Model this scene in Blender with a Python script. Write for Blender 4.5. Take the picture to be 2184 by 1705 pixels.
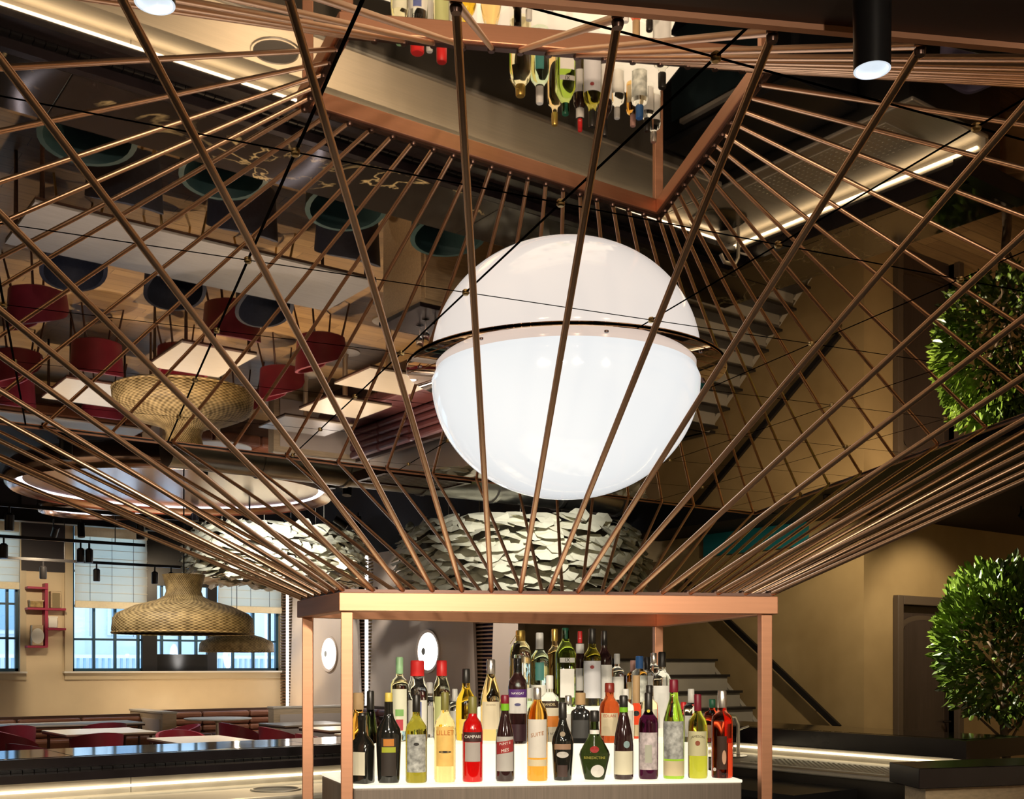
import bpy, bmesh, math, random
from mathutils import Vector, Matrix
random.seed(7)
S = bpy.context.scene
for o in list(bpy.data.objects): bpy.data.objects.remove(o)
# ------------------------------------------------------------------ camera
F, CX, HY, EYE, HC = 2350.0, 1092.0, 1420.0, 1.58, 2.88      # focal px, horizon px, eye height, mirror ceiling height
YAW = math.radians(36.3)
cd = bpy.data.cameras.new('camera'); cam = bpy.data.objects.new('camera', cd); S.collection.objects.link(cam)
cam.location = (0, 0, EYE); cam.rotation_euler = (math.pi/2, 0, -YAW)
cd.sensor_width = 36; cd.lens = F/2184*36; cd.shift_y = (HY-852.5)/2184; cd.clip_start = .05; cd.clip_end = 200
S.camera = cam
# ------------------------------------------------------------------ world, colour, light paths
w = bpy.data.worlds.new('sky'); S.world = w; w.use_nodes = True
w.node_tree.nodes['Background'].inputs[0].default_value = (.66, .82, 1, 1)
w.node_tree.nodes['Background'].inputs[1].default_value = 1.7
S.view_settings.view_transform = 'Standard'; S.view_settings.look = 'None'
S.view_settings.exposure = 1.0; S.view_settings.gamma = 1; S.view_settings.use_curve_mapping = False
cy = S.cycles
cy.max_bounces = 9; cy.glossy_bounces = 5; cy.transmission_bounces = 8; cy.transparent_max_bounces = 8; cy.diffuse_bounces = 3
cy.use_adaptive_sampling = True; cy.adaptive_threshold = .03; cy.sample_clamp_indirect = 4; cy.caustics_reflective = False; cy.caustics_refractive = False
# ------------------------------------------------------------------ pixel helpers (world x = along the bar, y = into the room)
cs, sn = math.cos(YAW), math.sin(YAW)
def c2w(X, Y): return (X*cs+Y*sn, -X*sn+Y*cs)
def at(px, py, z):                       # point of a direct pixel on the level z
    d = (EYE-z)*F/(py-HY); return c2w((px-CX)/F*d, d)
def rf(px, py, z):                       # point of a mirrored pixel on the level z
    d = (2*HC-z-EYE)*F/(HY-py); return c2w((px-CX)/F*d, d)
def dep(px, Y): return c2w((px-CX)/F*Y, Y)
def zz(py, Y): return EYE+(HY-py)*Y/F
def onv(px, v):                          # where a pixel column meets the wall y = v; gives x and depth
    t = math.tan(YAW+math.atan((px-CX)/F)); u = v*t; return u, u*sn+v*cs
def onu(px, u):
    t = math.tan(YAW+math.atan((px-CX)/F)); v = u/t; return v, u*sn+v*cs
# ------------------------------------------------------------------ materials
MATS = {}
def new_mat(name):
    m = bpy.data.materials.new(name); m.use_nodes = True; MATS[name] = m
    nt = m.node_tree; return m, nt, nt.nodes['Principled BSDF']
def mat(name, col, rough=.5, metal=0, noise=0, scale=8, bump=0, trans=0, ior=1.45, emit=0, coat=0, stretch=None, col2=None, spec=None):
    m, nt, b = new_mat(name)
    b.inputs['Base Color'].default_value = (*col, 1); b.inputs['Roughness'].default_value = rough
    b.inputs['Metallic'].default_value = metal; b.inputs['IOR'].default_value = ior
    b.inputs['Transmission Weight'].default_value = trans; b.inputs['Coat Weight'].default_value = coat
    if spec is not None: b.inputs['Specular IOR Level'].default_value = spec
    if emit:
        b.inputs['Emission Color'].default_value = (*(col2 or col), 1); b.inputs['Emission Strength'].default_value = emit
    if noise or bump:
        tc = nt.nodes.new('ShaderNodeTexCoord'); mp = nt.nodes.new('ShaderNodeMapping'); n = nt.nodes.new('ShaderNodeTexNoise')
        n.inputs['Scale'].default_value = scale; n.inputs['Detail'].default_value = 5
        if stretch: mp.inputs['Scale'].default_value = stretch
        nt.links.new(tc.outputs['Object'], mp.inputs[0]); nt.links.new(mp.outputs[0], n.inputs['Vector'])
        if noise:
            r = nt.nodes.new('ShaderNodeValToRGB'); r.color_ramp.elements[0].position = .3; r.color_ramp.elements[1].position = .7
            c2 = col2 if (col2 and not emit) else tuple(min(1, c*(1+noise)) for c in col)
            r.color_ramp.elements[0].color = (*[c*(1-noise) for c in col], 1); r.color_ramp.elements[1].color = (*c2, 1)
            nt.links.new(n.outputs['Fac'], r.inputs[0]); nt.links.new(r.outputs[0], b.inputs['Base Color'])
        if bump:
            bp = nt.nodes.new('ShaderNodeBump'); bp.inputs['Strength'].default_value = bump; bp.inputs['Distance'].default_value = .01
            nt.links.new(n.outputs['Fac'], bp.inputs['Height']); nt.links.new(bp.outputs[0], b.inputs['Normal'])
    return m
COP = mat('copper_rod', (1, .65, .44), .34, 1, noise=.06, scale=6)
COPB = mat('copper_sheet', (.64, .335, .21), .5, 1, noise=.04, scale=3, stretch=(1, 1, 30))
BLK = mat('black_metal', (.012, .011, .012), .35, .3)
GUN = mat('dark_bronze', (.10, .06, .05), .3, .8)
MIR = mat('rose_mirror', (.93, .80, .71), .012, 1)
PLT = mat('copper_mirror', (.84, .66, .56), .03, 1)
OPAL = mat('opal_glass', (.25, .25, .25), .12, 0, emit=.425, col2=(.97, .99, 1), coat=.5)
STEEL = mat('brushed_steel', (.74, .68, .57), .42, .6, noise=.05, scale=4, stretch=(1, 30, 30), bump=.03)
LED = mat('led_strip', (1, .86, .6), .5, emit=2.0, col2=(1, .84, .56))
LEDW = mat('led_white', (1, .95, .9), .5, emit=2.5, col2=(1, .95, .88))
LBOX = mat('light_box', (.62, .56, .46), .4, emit=.45, col2=(1, .90, .68))
SHELF = mat('taupe_laminate', (.20, .16, .13), .5, noise=.15, scale=6, stretch=(20, 20, .6))
PLAST = mat('mustard_plaster', (.38, .265, .115), .8, noise=.2, scale=1.2, bump=.06, col2=(.44, .32, .155))
PLASTW = mat('cream_plaster', (.66, .54, .37), .8, noise=.05, scale=2)
PANEL = mat('beige_panel', (.60, .51, .44), .6, noise=.05, scale=2, stretch=(1, 1, .3))
DARKC = mat('black_ceiling', (.012, .010, .014), .7, noise=.2, scale=3)
SOFF = mat('brown_soffit', (.05, .028, .028), .5, noise=.1, scale=2)
WALN = mat('walnut', (.055, .028, .02), .35, noise=.3, scale=5, stretch=(1, 12, 12))
DRK = mat('dark_counter', (.018, .013, .015), .22, noise=.2, scale=5)
OAK = mat('pale_oak', (.55, .42, .27), .5, noise=.15, scale=6, stretch=(1, 14, 14))
WHITE = mat('white_paint', (.8, .78, .74), .5)
WTAB = mat('pale_table', (.62, .58, .52), .3, noise=.06, scale=5, stretch=(1, 16, 1))
GTAB = mat('grey_oak_table', (.27, .265, .265), .35, noise=.12, scale=5, stretch=(1, 18, 1))
RED = mat('red_leather', (.16, .012, .03), .42, noise=.1, scale=9, bump=.02)
CORAL = mat('coral_fabric', (.55, .11, .06), .7, noise=.1, scale=40, bump=.05)
NAVY = mat('navy_fabric', (.018, .022, .04), .6, noise=.2, scale=40, bump=.05)
TEAL = mat('teal_leather', (.035, .075, .085), .45, noise=.1, scale=9)
BRASS = mat('brass_leg', (.55, .40, .18), .3, 1)
LEATH = mat('brown_leather', (.13, .05, .028), .4, noise=.15, scale=8, bump=.03)
BARK = mat('bark', (.14, .09, .05), .8, noise=.3, scale=20, bump=.3)
LEAF = mat('leaf_green', (.07, .125, .012), .30, noise=.35, scale=3, col2=(.13, .19, .02))
PAPER = mat('paper_petal', (.78, .76, .62), .6, noise=.06, scale=5)
FABR = mat('blind_fabric', (.75, .68, .52), .8, noise=.05, scale=30)
BLUEF = mat('blue_window_frame', (.02, .07, .12), .4)
DOORM = mat('dark_door', (.055, .04, .035), .45, noise=.15, scale=4, stretch=(14, 14, .6))
DOORF = mat('door_frame_brown', (.10, .075, .055), .45)
STREAD = mat('dark_tread', (.02, .018, .018), .4, noise=.2, scale=10)
SRISE = mat('grey_riser', (.36, .34, .30), .5, noise=.05, scale=6)
TEALGLOW = mat('teal_panel', (.01, .16, .19), .5, noise=.1, scale=2)  # teal light of the stair recess put into the paint
FACA = mat('pale_facade', (.72, .76, .80), .8, noise=.04, scale=1)
FACW = mat('facade_glass', (.30, .42, .55), .2)
LILAC = mat('lilac_plastic', (.36, .30, .46), .4)
POT = mat('terracotta', (.5, .3, .15), .7, noise=.1, scale=10)
PINKR = mat('crimson_steel', (.36, .03, .08), .4)
def special():
    # wicker
    m, nt, b = new_mat('wicker')
    tc = nt.nodes.new('ShaderNodeTexCoord'); sep = nt.nodes.new('ShaderNodeSeparateXYZ'); nt.links.new(tc.outputs['Object'], sep.inputs[0])
    at2 = nt.nodes.new('ShaderNodeMath'); at2.operation = 'ARCTAN2'; nt.links.new(sep.outputs[1], at2.inputs[0]); nt.links.new(sep.outputs[0], at2.inputs[1])
    def mul(inp, k):
        n = nt.nodes.new('ShaderNodeMath'); n.operation = 'MULTIPLY'; nt.links.new(inp, n.inputs[0]); n.inputs[1].default_value = k; return n.outputs[0]
    def sine(inp):
        n = nt.nodes.new('ShaderNodeMath'); n.operation = 'SINE'; nt.links.new(inp, n.inputs[0]); return n.outputs[0]
    wv = nt.nodes.new('ShaderNodeMath'); wv.operation = 'MULTIPLY'
    nt.links.new(sine(mul(at2.outputs[0], 60)), wv.inputs[0]); nt.links.new(sine(mul(sep.outputs[2], 260)), wv.inputs[1])
    nz = nt.nodes.new('ShaderNodeTexNoise'); nz.inputs['Scale'].default_value = 14; nt.links.new(tc.outputs['Object'], nz.inputs['Vector'])
    ad = nt.nodes.new('ShaderNodeMath'); ad.operation = 'MULTIPLY_ADD'; nt.links.new(wv.outputs[0], ad.inputs[0]); ad.inputs[1].default_value = .3; nt.links.new(nz.outputs['Fac'], ad.inputs[2])
    r = nt.nodes.new('ShaderNodeValToRGB'); r.color_ramp.elements[0].position = .2; r.color_ramp.elements[1].position = .85
    r.color_ramp.elements[0].color = (.15, .095, .03, 1); r.color_ramp.elements[1].color = (.66, .47, .20, 1)
    nt.links.new(ad.outputs[0], r.inputs[0]); nt.links.new(r.outputs[0], b.inputs['Base Color'])
    bp = nt.nodes.new('ShaderNodeBump'); bp.inputs['Strength'].default_value = .6; bp.inputs['Distance'].default_value = .01
    nt.links.new(ad.outputs[0], bp.inputs['Height']); nt.links.new(bp.outputs[0], b.inputs['Normal']); b.inputs['Roughness'].default_value = .6
    # black marble with gold veins
    m, nt, b = new_mat('black_marble')
    tc = nt.nodes.new('ShaderNodeTexCoord')
    n1 = nt.nodes.new('ShaderNodeTexNoise'); n1.inputs['Scale'].default_value = 1.4; n1.inputs['Detail'].default_value = 7; n1.inputs['Distortion'].default_value = 1.4
    n2 = nt.nodes.new('ShaderNodeTexNoise'); n2.inputs['Scale'].default_value = .9; n2.inputs['Detail'].default_value = 2
    nt.links.new(tc.outputs['Object'], n1.inputs['Vector']); nt.links.new(tc.outputs['Object'], n2.inputs['Vector'])
    d = nt.nodes.new('ShaderNodeMath'); d.operation = 'SUBTRACT'; nt.links.new(n1.outputs['Fac'], d.inputs[0]); d.inputs[1].default_value = .5
    ab = nt.nodes.new('ShaderNodeMath'); ab.operation = 'ABSOLUTE'; nt.links.new(d.outputs[0], ab.inputs[0])
    r = nt.nodes.new('ShaderNodeValToRGB'); r.color_ramp.elements[0].position = 0; r.color_ramp.elements[1].position = .016
    r.color_ramp.elements[0].color = (1, 1, 1, 1); r.color_ramp.elements[1].color = (0, 0, 0, 1); nt.links.new(ab.outputs[0], r.inputs[0])
    r2 = nt.nodes.new('ShaderNodeValToRGB'); r2.color_ramp.elements[0].position = .46; r2.color_ramp.elements[1].position = .55; nt.links.new(n2.outputs['Fac'], r2.inputs[0])
    mu = nt.nodes.new('ShaderNodeMath'); mu.operation = 'MULTIPLY'; nt.links.new(r.outputs[0], mu.inputs[0]); nt.links.new(r2.outputs[0], mu.inputs[1])
    mx = nt.nodes.new('ShaderNodeMix'); mx.data_type = 'RGBA'; nt.links.new(mu.outputs[0], mx.inputs[0])
    mx.inputs[6].default_value = (.030, .026, .024, 1); mx.inputs[7].default_value = (.80, .66, .38, 1)
    nt.links.new(mx.outputs[2], b.inputs['Base Color']); b.inputs['Roughness'].default_value = .08
    # thin glass pane
    m, nt, b = new_mat('pane_glass')
    out = nt.nodes['Material Output']; t = nt.nodes.new('ShaderNodeBsdfTransparent'); g = nt.nodes.new('ShaderNodeBsdfGlossy'); g.inputs['Roughness'].default_value = .02
    t.inputs[0].default_value = (.86, .95, 1, 1); ms = nt.nodes.new('ShaderNodeMixShader'); ms.inputs[0].default_value = .08
    nt.links.new(t.outputs[0], ms.inputs[1]); nt.links.new(g.outputs[0], ms.inputs[2]); nt.links.new(ms.outputs[0], out.inputs[0]); nt.nodes.remove(b)
    # translucent fabric blind
    m, nt, b = new_mat('sheer_blind')
    out = nt.nodes['Material Output']; t = nt.nodes.new('ShaderNodeBsdfTranslucent'); t.inputs[0].default_value = (.85, .78, .62, 1)
    b.inputs['Base Color'].default_value = (.75, .68, .52, 1); b.inputs['Roughness'].default_value = .8
    ms = nt.nodes.new('ShaderNodeMixShader'); ms.inputs[0].default_value = .6
    nt.links.new(b.outputs[0], ms.inputs[1]); nt.links.new(t.outputs[0], ms.inputs[2]); nt.links.new(ms.outputs[0], out.inputs[0])
    # oak floor with an inlaid pink, black and white patchwork by the bar
    m, nt, b = new_mat('floor_oak_and_terrazzo')
    tc = nt.nodes.new('ShaderNodeTexCoord'); sep = nt.nodes.new('ShaderNodeSeparateXYZ'); nt.links.new(tc.outputs['Object'], sep.inputs[0])
    br = nt.nodes.new('ShaderNodeTexBrick'); br.inputs['Scale'].default_value = 1; br.inputs['Brick Width'].default_value = 1.4; br.inputs['Row Height'].default_value = .16
    br.inputs['Mortar Size'].default_value = .003; br.inputs['Color1'].default_value = (.33, .215, .10, 1); br.inputs['Color2'].default_value = (.24, .15, .07, 1); br.inputs['Mortar'].default_value = (.06, .04, .02, 1)
    nt.links.new(tc.outputs['Object'], br.inputs['Vector'])
    gn = nt.nodes.new('ShaderNodeTexNoise'); gn.inputs['Scale'].default_value = 6; gn.inputs['Detail'].default_value = 6
    mp = nt.nodes.new('ShaderNodeMapping'); mp.inputs['Scale'].default_value = (.5, 8, 1); nt.links.new(tc.outputs['Object'], mp.inputs[0]); nt.links.new(mp.outputs[0], gn.inputs['Vector'])
    mo = nt.nodes.new('ShaderNodeMix'); mo.data_type = 'RGBA'; mo.blend_type = 'OVERLAY'; mo.inputs[0].default_value = .5
    nt.links.new(br.outputs['Color'], mo.inputs[6]); nt.links.new(gn.outputs['Fac'], mo.inputs[7])
    vo = nt.nodes.new('ShaderNodeTexVoronoi'); vo.inputs['Scale'].default_value = 2.2; nt.links.new(tc.outputs['Object'], vo.inputs['Vector'])
    bw = nt.nodes.new('ShaderNodeRGBToBW'); nt.links.new(vo.outputs['Color'], bw.inputs[0])
    vr = nt.nodes.new('ShaderNodeValToRGB'); vr.color_ramp.interpolation = 'CONSTANT'
    e = vr.color_ramp.elements; e[0].color = (.03, .03, .03, 1); e[0].position = 0; e[1].color = (.45, .21, .15, 1); e[1].position = .3
    k = e.new(.5); k.color = (.58, .48, .36, 1); k = e.new(.75); k.color = (.36, .17, .12, 1)
    nt.links.new(bw.outputs[0], vr.inputs[0])
    def cmp(inp, v, op):
        n = nt.nodes.new('ShaderNodeMath'); n.operation = op; nt.links.new(inp, n.inputs[0]); n.inputs[1].default_value = v; return n.outputs[0]
    a1 = cmp(sep.outputs[1], 6.75, 'GREATER_THAN'); a2 = cmp(sep.outputs[1], 8.4, 'LESS_THAN'); a3 = cmp(sep.outputs[0], 5.0, 'LESS_THAN')
    q = nt.nodes.new('ShaderNodeMath'); q.operation = 'MULTIPLY'; nt.links.new(a1, q.inputs[0]); nt.links.new(a2, q.inputs[1])
    q2 = nt.nodes.new('ShaderNodeMath'); q2.operation = 'MULTIPLY'; nt.links.new(q.outputs[0], q2.inputs[0]); nt.links.new(a3, q2.inputs[1])
    mx = nt.nodes.new('ShaderNodeMix'); mx.data_type = 'RGBA'; nt.links.new(q2.outputs[0], mx.inputs[0]); nt.links.new(mo.outputs[2], mx.inputs[6]); nt.links.new(vr.outputs[0], mx.inputs[7])
    nt.links.new(mx.outputs[2], b.inputs['Base Color']); b.inputs['Roughness'].default_value = .4
special()
WICK, MARB, GLASS, SHEER, FLOORM = (MATS[k] for k in ('wicker', 'black_marble', 'pane_glass', 'sheer_blind', 'floor_oak_and_terrazzo'))
GL = {}
def glass(col, rough=.04, trans=1.0, ior=1.36):
    k = (col, rough, trans)
    if k not in GL: GL[k] = mat('bottle_glass_%d' % len(GL), col, rough, trans=trans, ior=ior)
    return GL[k]
PC = {}
def paint(col, rough=.45, metal=0):
    k = (col, rough, metal)
    if k not in PC: PC[k] = mat('plain_%d' % len(PC), col, rough, metal, noise=.03, scale=20)
    return PC[k]
# ------------------------------------------------------------------ geometry helpers
class Geo:
    def __init__(s): s.v = []; s.f = []
    def add(s, v, f):
        n = len(s.v); s.v += [tuple(p) for p in v]; s.f += [tuple(i+n for i in q) for q in f]; return s
    def box(s, x0, x1, y0, y1, z0, z1):
        return s.add([(x0, y0, z0), (x1, y0, z0), (x1, y1, z0), (x0, y1, z0), (x0, y0, z1), (x1, y0, z1), (x1, y1, z1), (x0, y1, z1)],
                     [(3, 2, 1, 0), (4, 5, 6, 7), (0, 1, 5, 4), (1, 2, 6, 5), (2, 3, 7, 6), (3, 0, 4, 7)])
    def prism(s, poly, z0, z1):
        n = len(poly); ar = sum(poly[i][0]*poly[(i+1) % n][1]-poly[(i+1) % n][0]*poly[i][1] for i in range(n))
        if ar < 0: poly = poly[::-1]
        v = [(p[0], p[1], z0) for p in poly]+[(p[0], p[1], z1) for p in poly]
        return s.add(v, [tuple(range(n-1, -1, -1)), tuple(range(n, 2*n))]+[(i, (i+1) % n, n+(i+1) % n, n+i) for i in range(n)])
    def beam(s, a, b, wd, z0, z1, off=0):          # straight level bar between two plan points
        d = Vector((b[0]-a[0], b[1]-a[1])).normalized(); n = Vector((-d.y, d.x))
        p = [(a[0]+n.x*(off+k*wd/2), a[1]+n.y*(off+k*wd/2)) for k in (-1, 1)]; q = [(b[0]+n.x*(off+k*wd/2), b[1]+n.y*(off+k*wd/2)) for k in (-1, 1)]
        return s.prism([p[0], q[0], q[1], p[1]], z0, z1)
    def lathe(s, prof, n=24, c=(0, 0, 0), sq=2.0, sy=1.0, cap=True, a0=0, a1=2*math.pi):
        full = abs(a1-a0-2*math.pi) < 1e-6; m = n if full else n+1; v = []
        for r, z in prof:
            for i in range(m):
                t = a0+(a1-a0)*i/n; ct, st = math.cos(t), math.sin(t)
                if sq != 2: ct, st = math.copysign(abs(ct)**(2/sq), ct), math.copysign(abs(st)**(2/sq), st)
                v.append((c[0]+r*ct, c[1]+r*st*sy, c[2]+z))
        f = []
        for j in range(len(prof)-1):
            for i in range(n if full else n):
                k = (i+1) % m if full else i+1
                f.append((j*m+i, j*m+k, (j+1)*m+k, (j+1)*m+i))
        if cap and full:
            if prof[0][0] > 1e-5: f.append(tuple(range(m-1, -1, -1)))
            if prof[-1][0] > 1e-5: f.append(tuple((len(prof)-1)*m+i for i in range(m)))
        return s.add(v, f)
    def tube(s, path, r, n=8):
        P = [Vector(p) for p in path]; rings = []
        for i, p in enumerate(P):
            t = (P[min(i+1, len(P)-1)]-P[max(i-1, 0)]).normalized()
            a = Vector((0, 0, 1)) if abs(t.z) < .9 else Vector((1, 0, 0)); x = t.cross(a).normalized(); y = t.cross(x)
            rr = r[i] if isinstance(r, (list, tuple)) else r
            rings.append([p+(x*math.cos(2*math.pi*k/n)+y*math.sin(2*math.pi*k/n))*rr for k in range(n)])
        v = [q for g in rings for q in g]; f = []
        for j in range(len(P)-1):
            for k in range(n): f.append((j*n+k, j*n+(k+1) % n, (j+1)*n+(k+1) % n, (j+1)*n+k))
        f += [tuple(range(n-1, -1, -1)), tuple((len(P)-1)*n+k for k in range(n))]
        return s.add(v, f)
    def xf(s, M):
        s.v = [tuple(M @ Vector(p)) for p in s.v]; return s
COL = S.collection; OFF = {}
def put(name, g, m, parent=None, smooth=False, local=False, bevel=0):
    """one mesh object; vertices in world space unless local"""
    me = bpy.data.meshes.new(name)
    if isinstance(g, Geo):
        off = Vector((0, 0, 0)) if (local or parent is None) else OFF.get(parent.name, Vector((0, 0, 0)))
        me.from_pydata([tuple(Vector(p)-off) for p in g.v], [], g.f); me.update()
    else: me = g
    o = bpy.data.objects.new(name, me); COL.objects.link(o); me.materials.clear() if False else None
    if isinstance(g, Geo): me.materials.append(m)
    if smooth and isinstance(g, Geo):
        me.shade_smooth(); me.set_sharp_from_angle(angle=math.radians(38))
    if parent: o.parent = parent; OFF[o.name] = OFF.get(parent.name, Vector((0, 0, 0)))
    else: OFF[o.name] = Vector((0, 0, 0))
    if bevel:
        b = o.modifiers.new('edge', 'BEVEL'); b.width = bevel; b.segments = 2; b.limit_method = 'ANGLE'
    return o
def tag(o, label, cat, group=None, kind=None):
    if label: o['label'] = label
    if cat: o['category'] = cat
    if group: o['group'] = group
    if kind: o['kind'] = kind
    return o
def thing(name, label, cat, loc=(0, 0, 0), rz=0, group=None):
    o = bpy.data.objects.new(name, None); COL.objects.link(o); o.empty_display_size = .1
    o.location = loc; o.rotation_euler = (0, 0, rz); OFF[o.name] = Vector(loc); return tag(o, label, cat, group)
def struct(name, g, m, smooth=False, label=None):
    o = put(name, g, m, None, smooth); o['kind'] = 'structure'
    if label: o['label'] = label
    return o
def dup(root, loc, rz, label=None, group=None):
    r = root.copy(); COL.objects.link(r); r.location = loc; r.rotation_euler = (0, 0, rz)
    if label: r['label'] = label
    if group: r['group'] = group
    for ch in list(root.children):
        c = ch.copy(); COL.objects.link(c); c.parent = r
        for g in ch.children:
            d = g.copy(); COL.objects.link(d); d.parent = c
    OFF[r.name] = Vector(loc); return r
def inst(name, mesh, M, parent):
    o = bpy.data.objects.new(name, mesh); COL.objects.link(o); o.parent = parent
    o.matrix_local = Matrix.Translation(-OFF.get(parent.name, Vector((0, 0, 0)))) @ M; OFF[o.name] = Vector((0, 0, 0)); return o
def stick(a, b, ra, rb=None):             # matrix that lays a unit z rod from a to b
    a, b = Vector(a), Vector(b); d = b-a
    q = d.to_track_quat('Z', 'Y').to_matrix().to_4x4()
    return Matrix.Translation(a) @ q @ Matrix.Diagonal((ra, rb or ra, d.length, 1))
def lamp(name, kind, loc, power, col, parent=None, aim=None, size=.05, angle=60, blend=.6):
    L = bpy.data.lights.new(name, kind); L.energy = power; L.color = col
    if kind == 'SPOT': L.spot_size = math.radians(angle); L.spot_blend = blend; L.shadow_soft_size = size
    elif kind == 'POINT': L.shadow_soft_size = size
    o = bpy.data.objects.new(name, L); COL.objects.link(o)
    o.location = Vector(loc)-(OFF.get(parent.name, Vector()) if parent else Vector())
    if parent: o.parent = parent
    if aim: o.rotation_euler = (Vector(aim)-Vector(loc)).to_track_quat('-Z', 'Y').to_euler()
    return o
# lettering, converted to meshes while the scene is still empty
WORDS = ['LILLET', 'CAMPARI', 'PUNT E', 'MES', 'BAILEYS', 'JAMESON', 'NAVIGAT', 'BIaS', 'EDLAN', 'AVAINN', 'SUITE', 'IX', 'LAZ', 'BENEDICTINE', 'KAHLUA', 'TE', 'RANDEL', 'EIM NO']
TXT = {}
def make_text():
    obs = []
    for wd in set(WORDS):
        cu = bpy.data.curves.new('t', 'FONT'); cu.body = wd; cu.align_x = 'CENTER'; cu.align_y = 'CENTER'; cu.size = 1; cu.resolution_u = 2
        o = bpy.data.objects.new('t', cu); COL.objects.link(o); obs.append((wd, o))
    dg = bpy.context.evaluated_depsgraph_get(); dg.update()
    for wd, o in obs:
        me = bpy.data.meshes.new_from_object(o.evaluated_get(dg))
        xs = [v.co.x for v in me.vertices] or [0, 1]; w_ = max(xs)-min(xs)
        TXT[wd] = ([(v.co.x/w_, v.co.y/w_) for v in me.vertices], [tuple(p.vertices) for p in me.polygons])
        bpy.data.meshes.remove(me)
    for wd, o in obs: bpy.data.objects.remove(o)
make_text()
# ================================================================== the setting
V_W, U_W = 19.5, 8.95
def plane_wall(axis, c0, c1, lo, hi, z0, z1, holes):
    """wall slab between c0 and c1 on its axis, with rectangular openings (lo, hi, z0, z1)"""
    g = Geo(); xs = sorted({lo, hi, *[h[0] for h in holes], *[h[1] for h in holes]}); zs = sorted({z0, z1, *[h[2] for h in holes], *[h[3] for h in holes]})
    for a, b in zip(xs, xs[1:]):
        for c, d in zip(zs, zs[1:]):
            m = ((a+b)/2, (c+d)/2)
            if any(h[0] < m[0] < h[1] and h[2] < m[1] < h[3] for h in holes): continue
            g.box(a, b, c0, c1, c, d) if axis == 'y' else g.box(c0, c1, a, b, c, d)
    return g
floor = struct('floor', Geo().box(-8, 14, -5, V_W, -.1, 0), FLOORM)
struct('floor', Geo().box(-3, 6.5, .5, 6.0, 0, .012), mat('bar_rubber_mat', (.02, .018, .018), .6, noise=.2, scale=8), label='dark rubber floor inside the bar')
struct('ceiling', Geo().box(-8.2, 14.2, -5.2, V_W+.25, 4.6, 4.7), DARKC)
WH = [(5.06, 8.85, 1.48, 4.02), (1.4, 4.22, 1.48, 4.02)]
struct('wall_window', plane_wall('y', V_W, V_W+.25, -8.2, U_W+.25, 0, 4.6, WH), PLASTW)
struct('wall_left', Geo().box(-8.2, -8, -5.2, V_W, 0, 4.6), PLASTW)
struct('wall_back', Geo().box(-8, 14, -5.2, -5, 0, 4.6), PLASTW)
struct('wall_right', Geo().box(14, 14.2, -5, 6.75, 0, 4.6), PLAST)
struct('wall_upper', Geo().box(U_W-.03, U_W, 9.3, V_W, 3.42, 4.6).box(-8, U_W-.03, V_W-.03, V_W, 4.2, 4.6), DARKC, label='black painted wall band above the panels')
struct('wall_stair', Geo().box(U_W, U_W+.2, 6.5, V_W, 0, 4.6), PLAST)
DU0 = onv(1905, 6.5)[0]; DZ = 2.27
struct('wall_door', plane_wall('y', 6.5, 6.7, U_W+.2, 14, 0, 4.6, [(DU0+.09, DU0+1.05, 0, DZ-.09)]), PLAST)
# ---- door
dr = struct('door_1', Geo().box(DU0+.09, DU0+1.05, 6.56, 6.61, 0, DZ-.09), DOORM, label='dark brown door with arched panel')
put('door_frame', Geo().box(DU0, DU0+.09, 6.44, 6.62, 0, DZ).box(DU0+1.05, DU0+1.14, 6.44, 6.62, 0, DZ).box(DU0+.09, DU0+1.05, 6.44, 6.62, DZ-.09, DZ), DOORF, dr, bevel=.008)
def arch(w0, w1, z0, z1, rise, y0, y1, inset=0):
    n = 14; c = (w0+w1)/2; hw = (w1-w0)/2
    top = [(c+hw*math.cos(math.pi*i/n), z1-rise+rise*math.sin(math.pi*i/n)) for i in range(n+1)]
    pts = [(w0, z0), (w1, z0)]+top; v = [(p[0], y0, p[1]) for p in pts]+[(p[0], y1, p[1]) for p in pts]; m = len(pts)
    return Geo().add(v, [tuple(range(m)), tuple(range(2*m-1, m-1, -1))]+[(i, (i+1) % m, m+(i+1) % m, m+i) for i in range(m)])
put('raised_panel', arch(DU0+.24, DU0+.90, .28, DZ-.24, .10, 6.535, 6.57), DOORM, dr, bevel=.012)
put('panel_moulding', arch(DU0+.20, DU0+.94, .24, DZ-.19, .11, 6.548, 6.565), DOORF, dr, bevel=.008)
put('door_handle', Geo().tube([(DU0+.98, 6.55, 1.0), (DU0+.98, 6.50, 1.0), (DU0+.86, 6.50, 1.0)], .011), BLK, dr, True)
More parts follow.
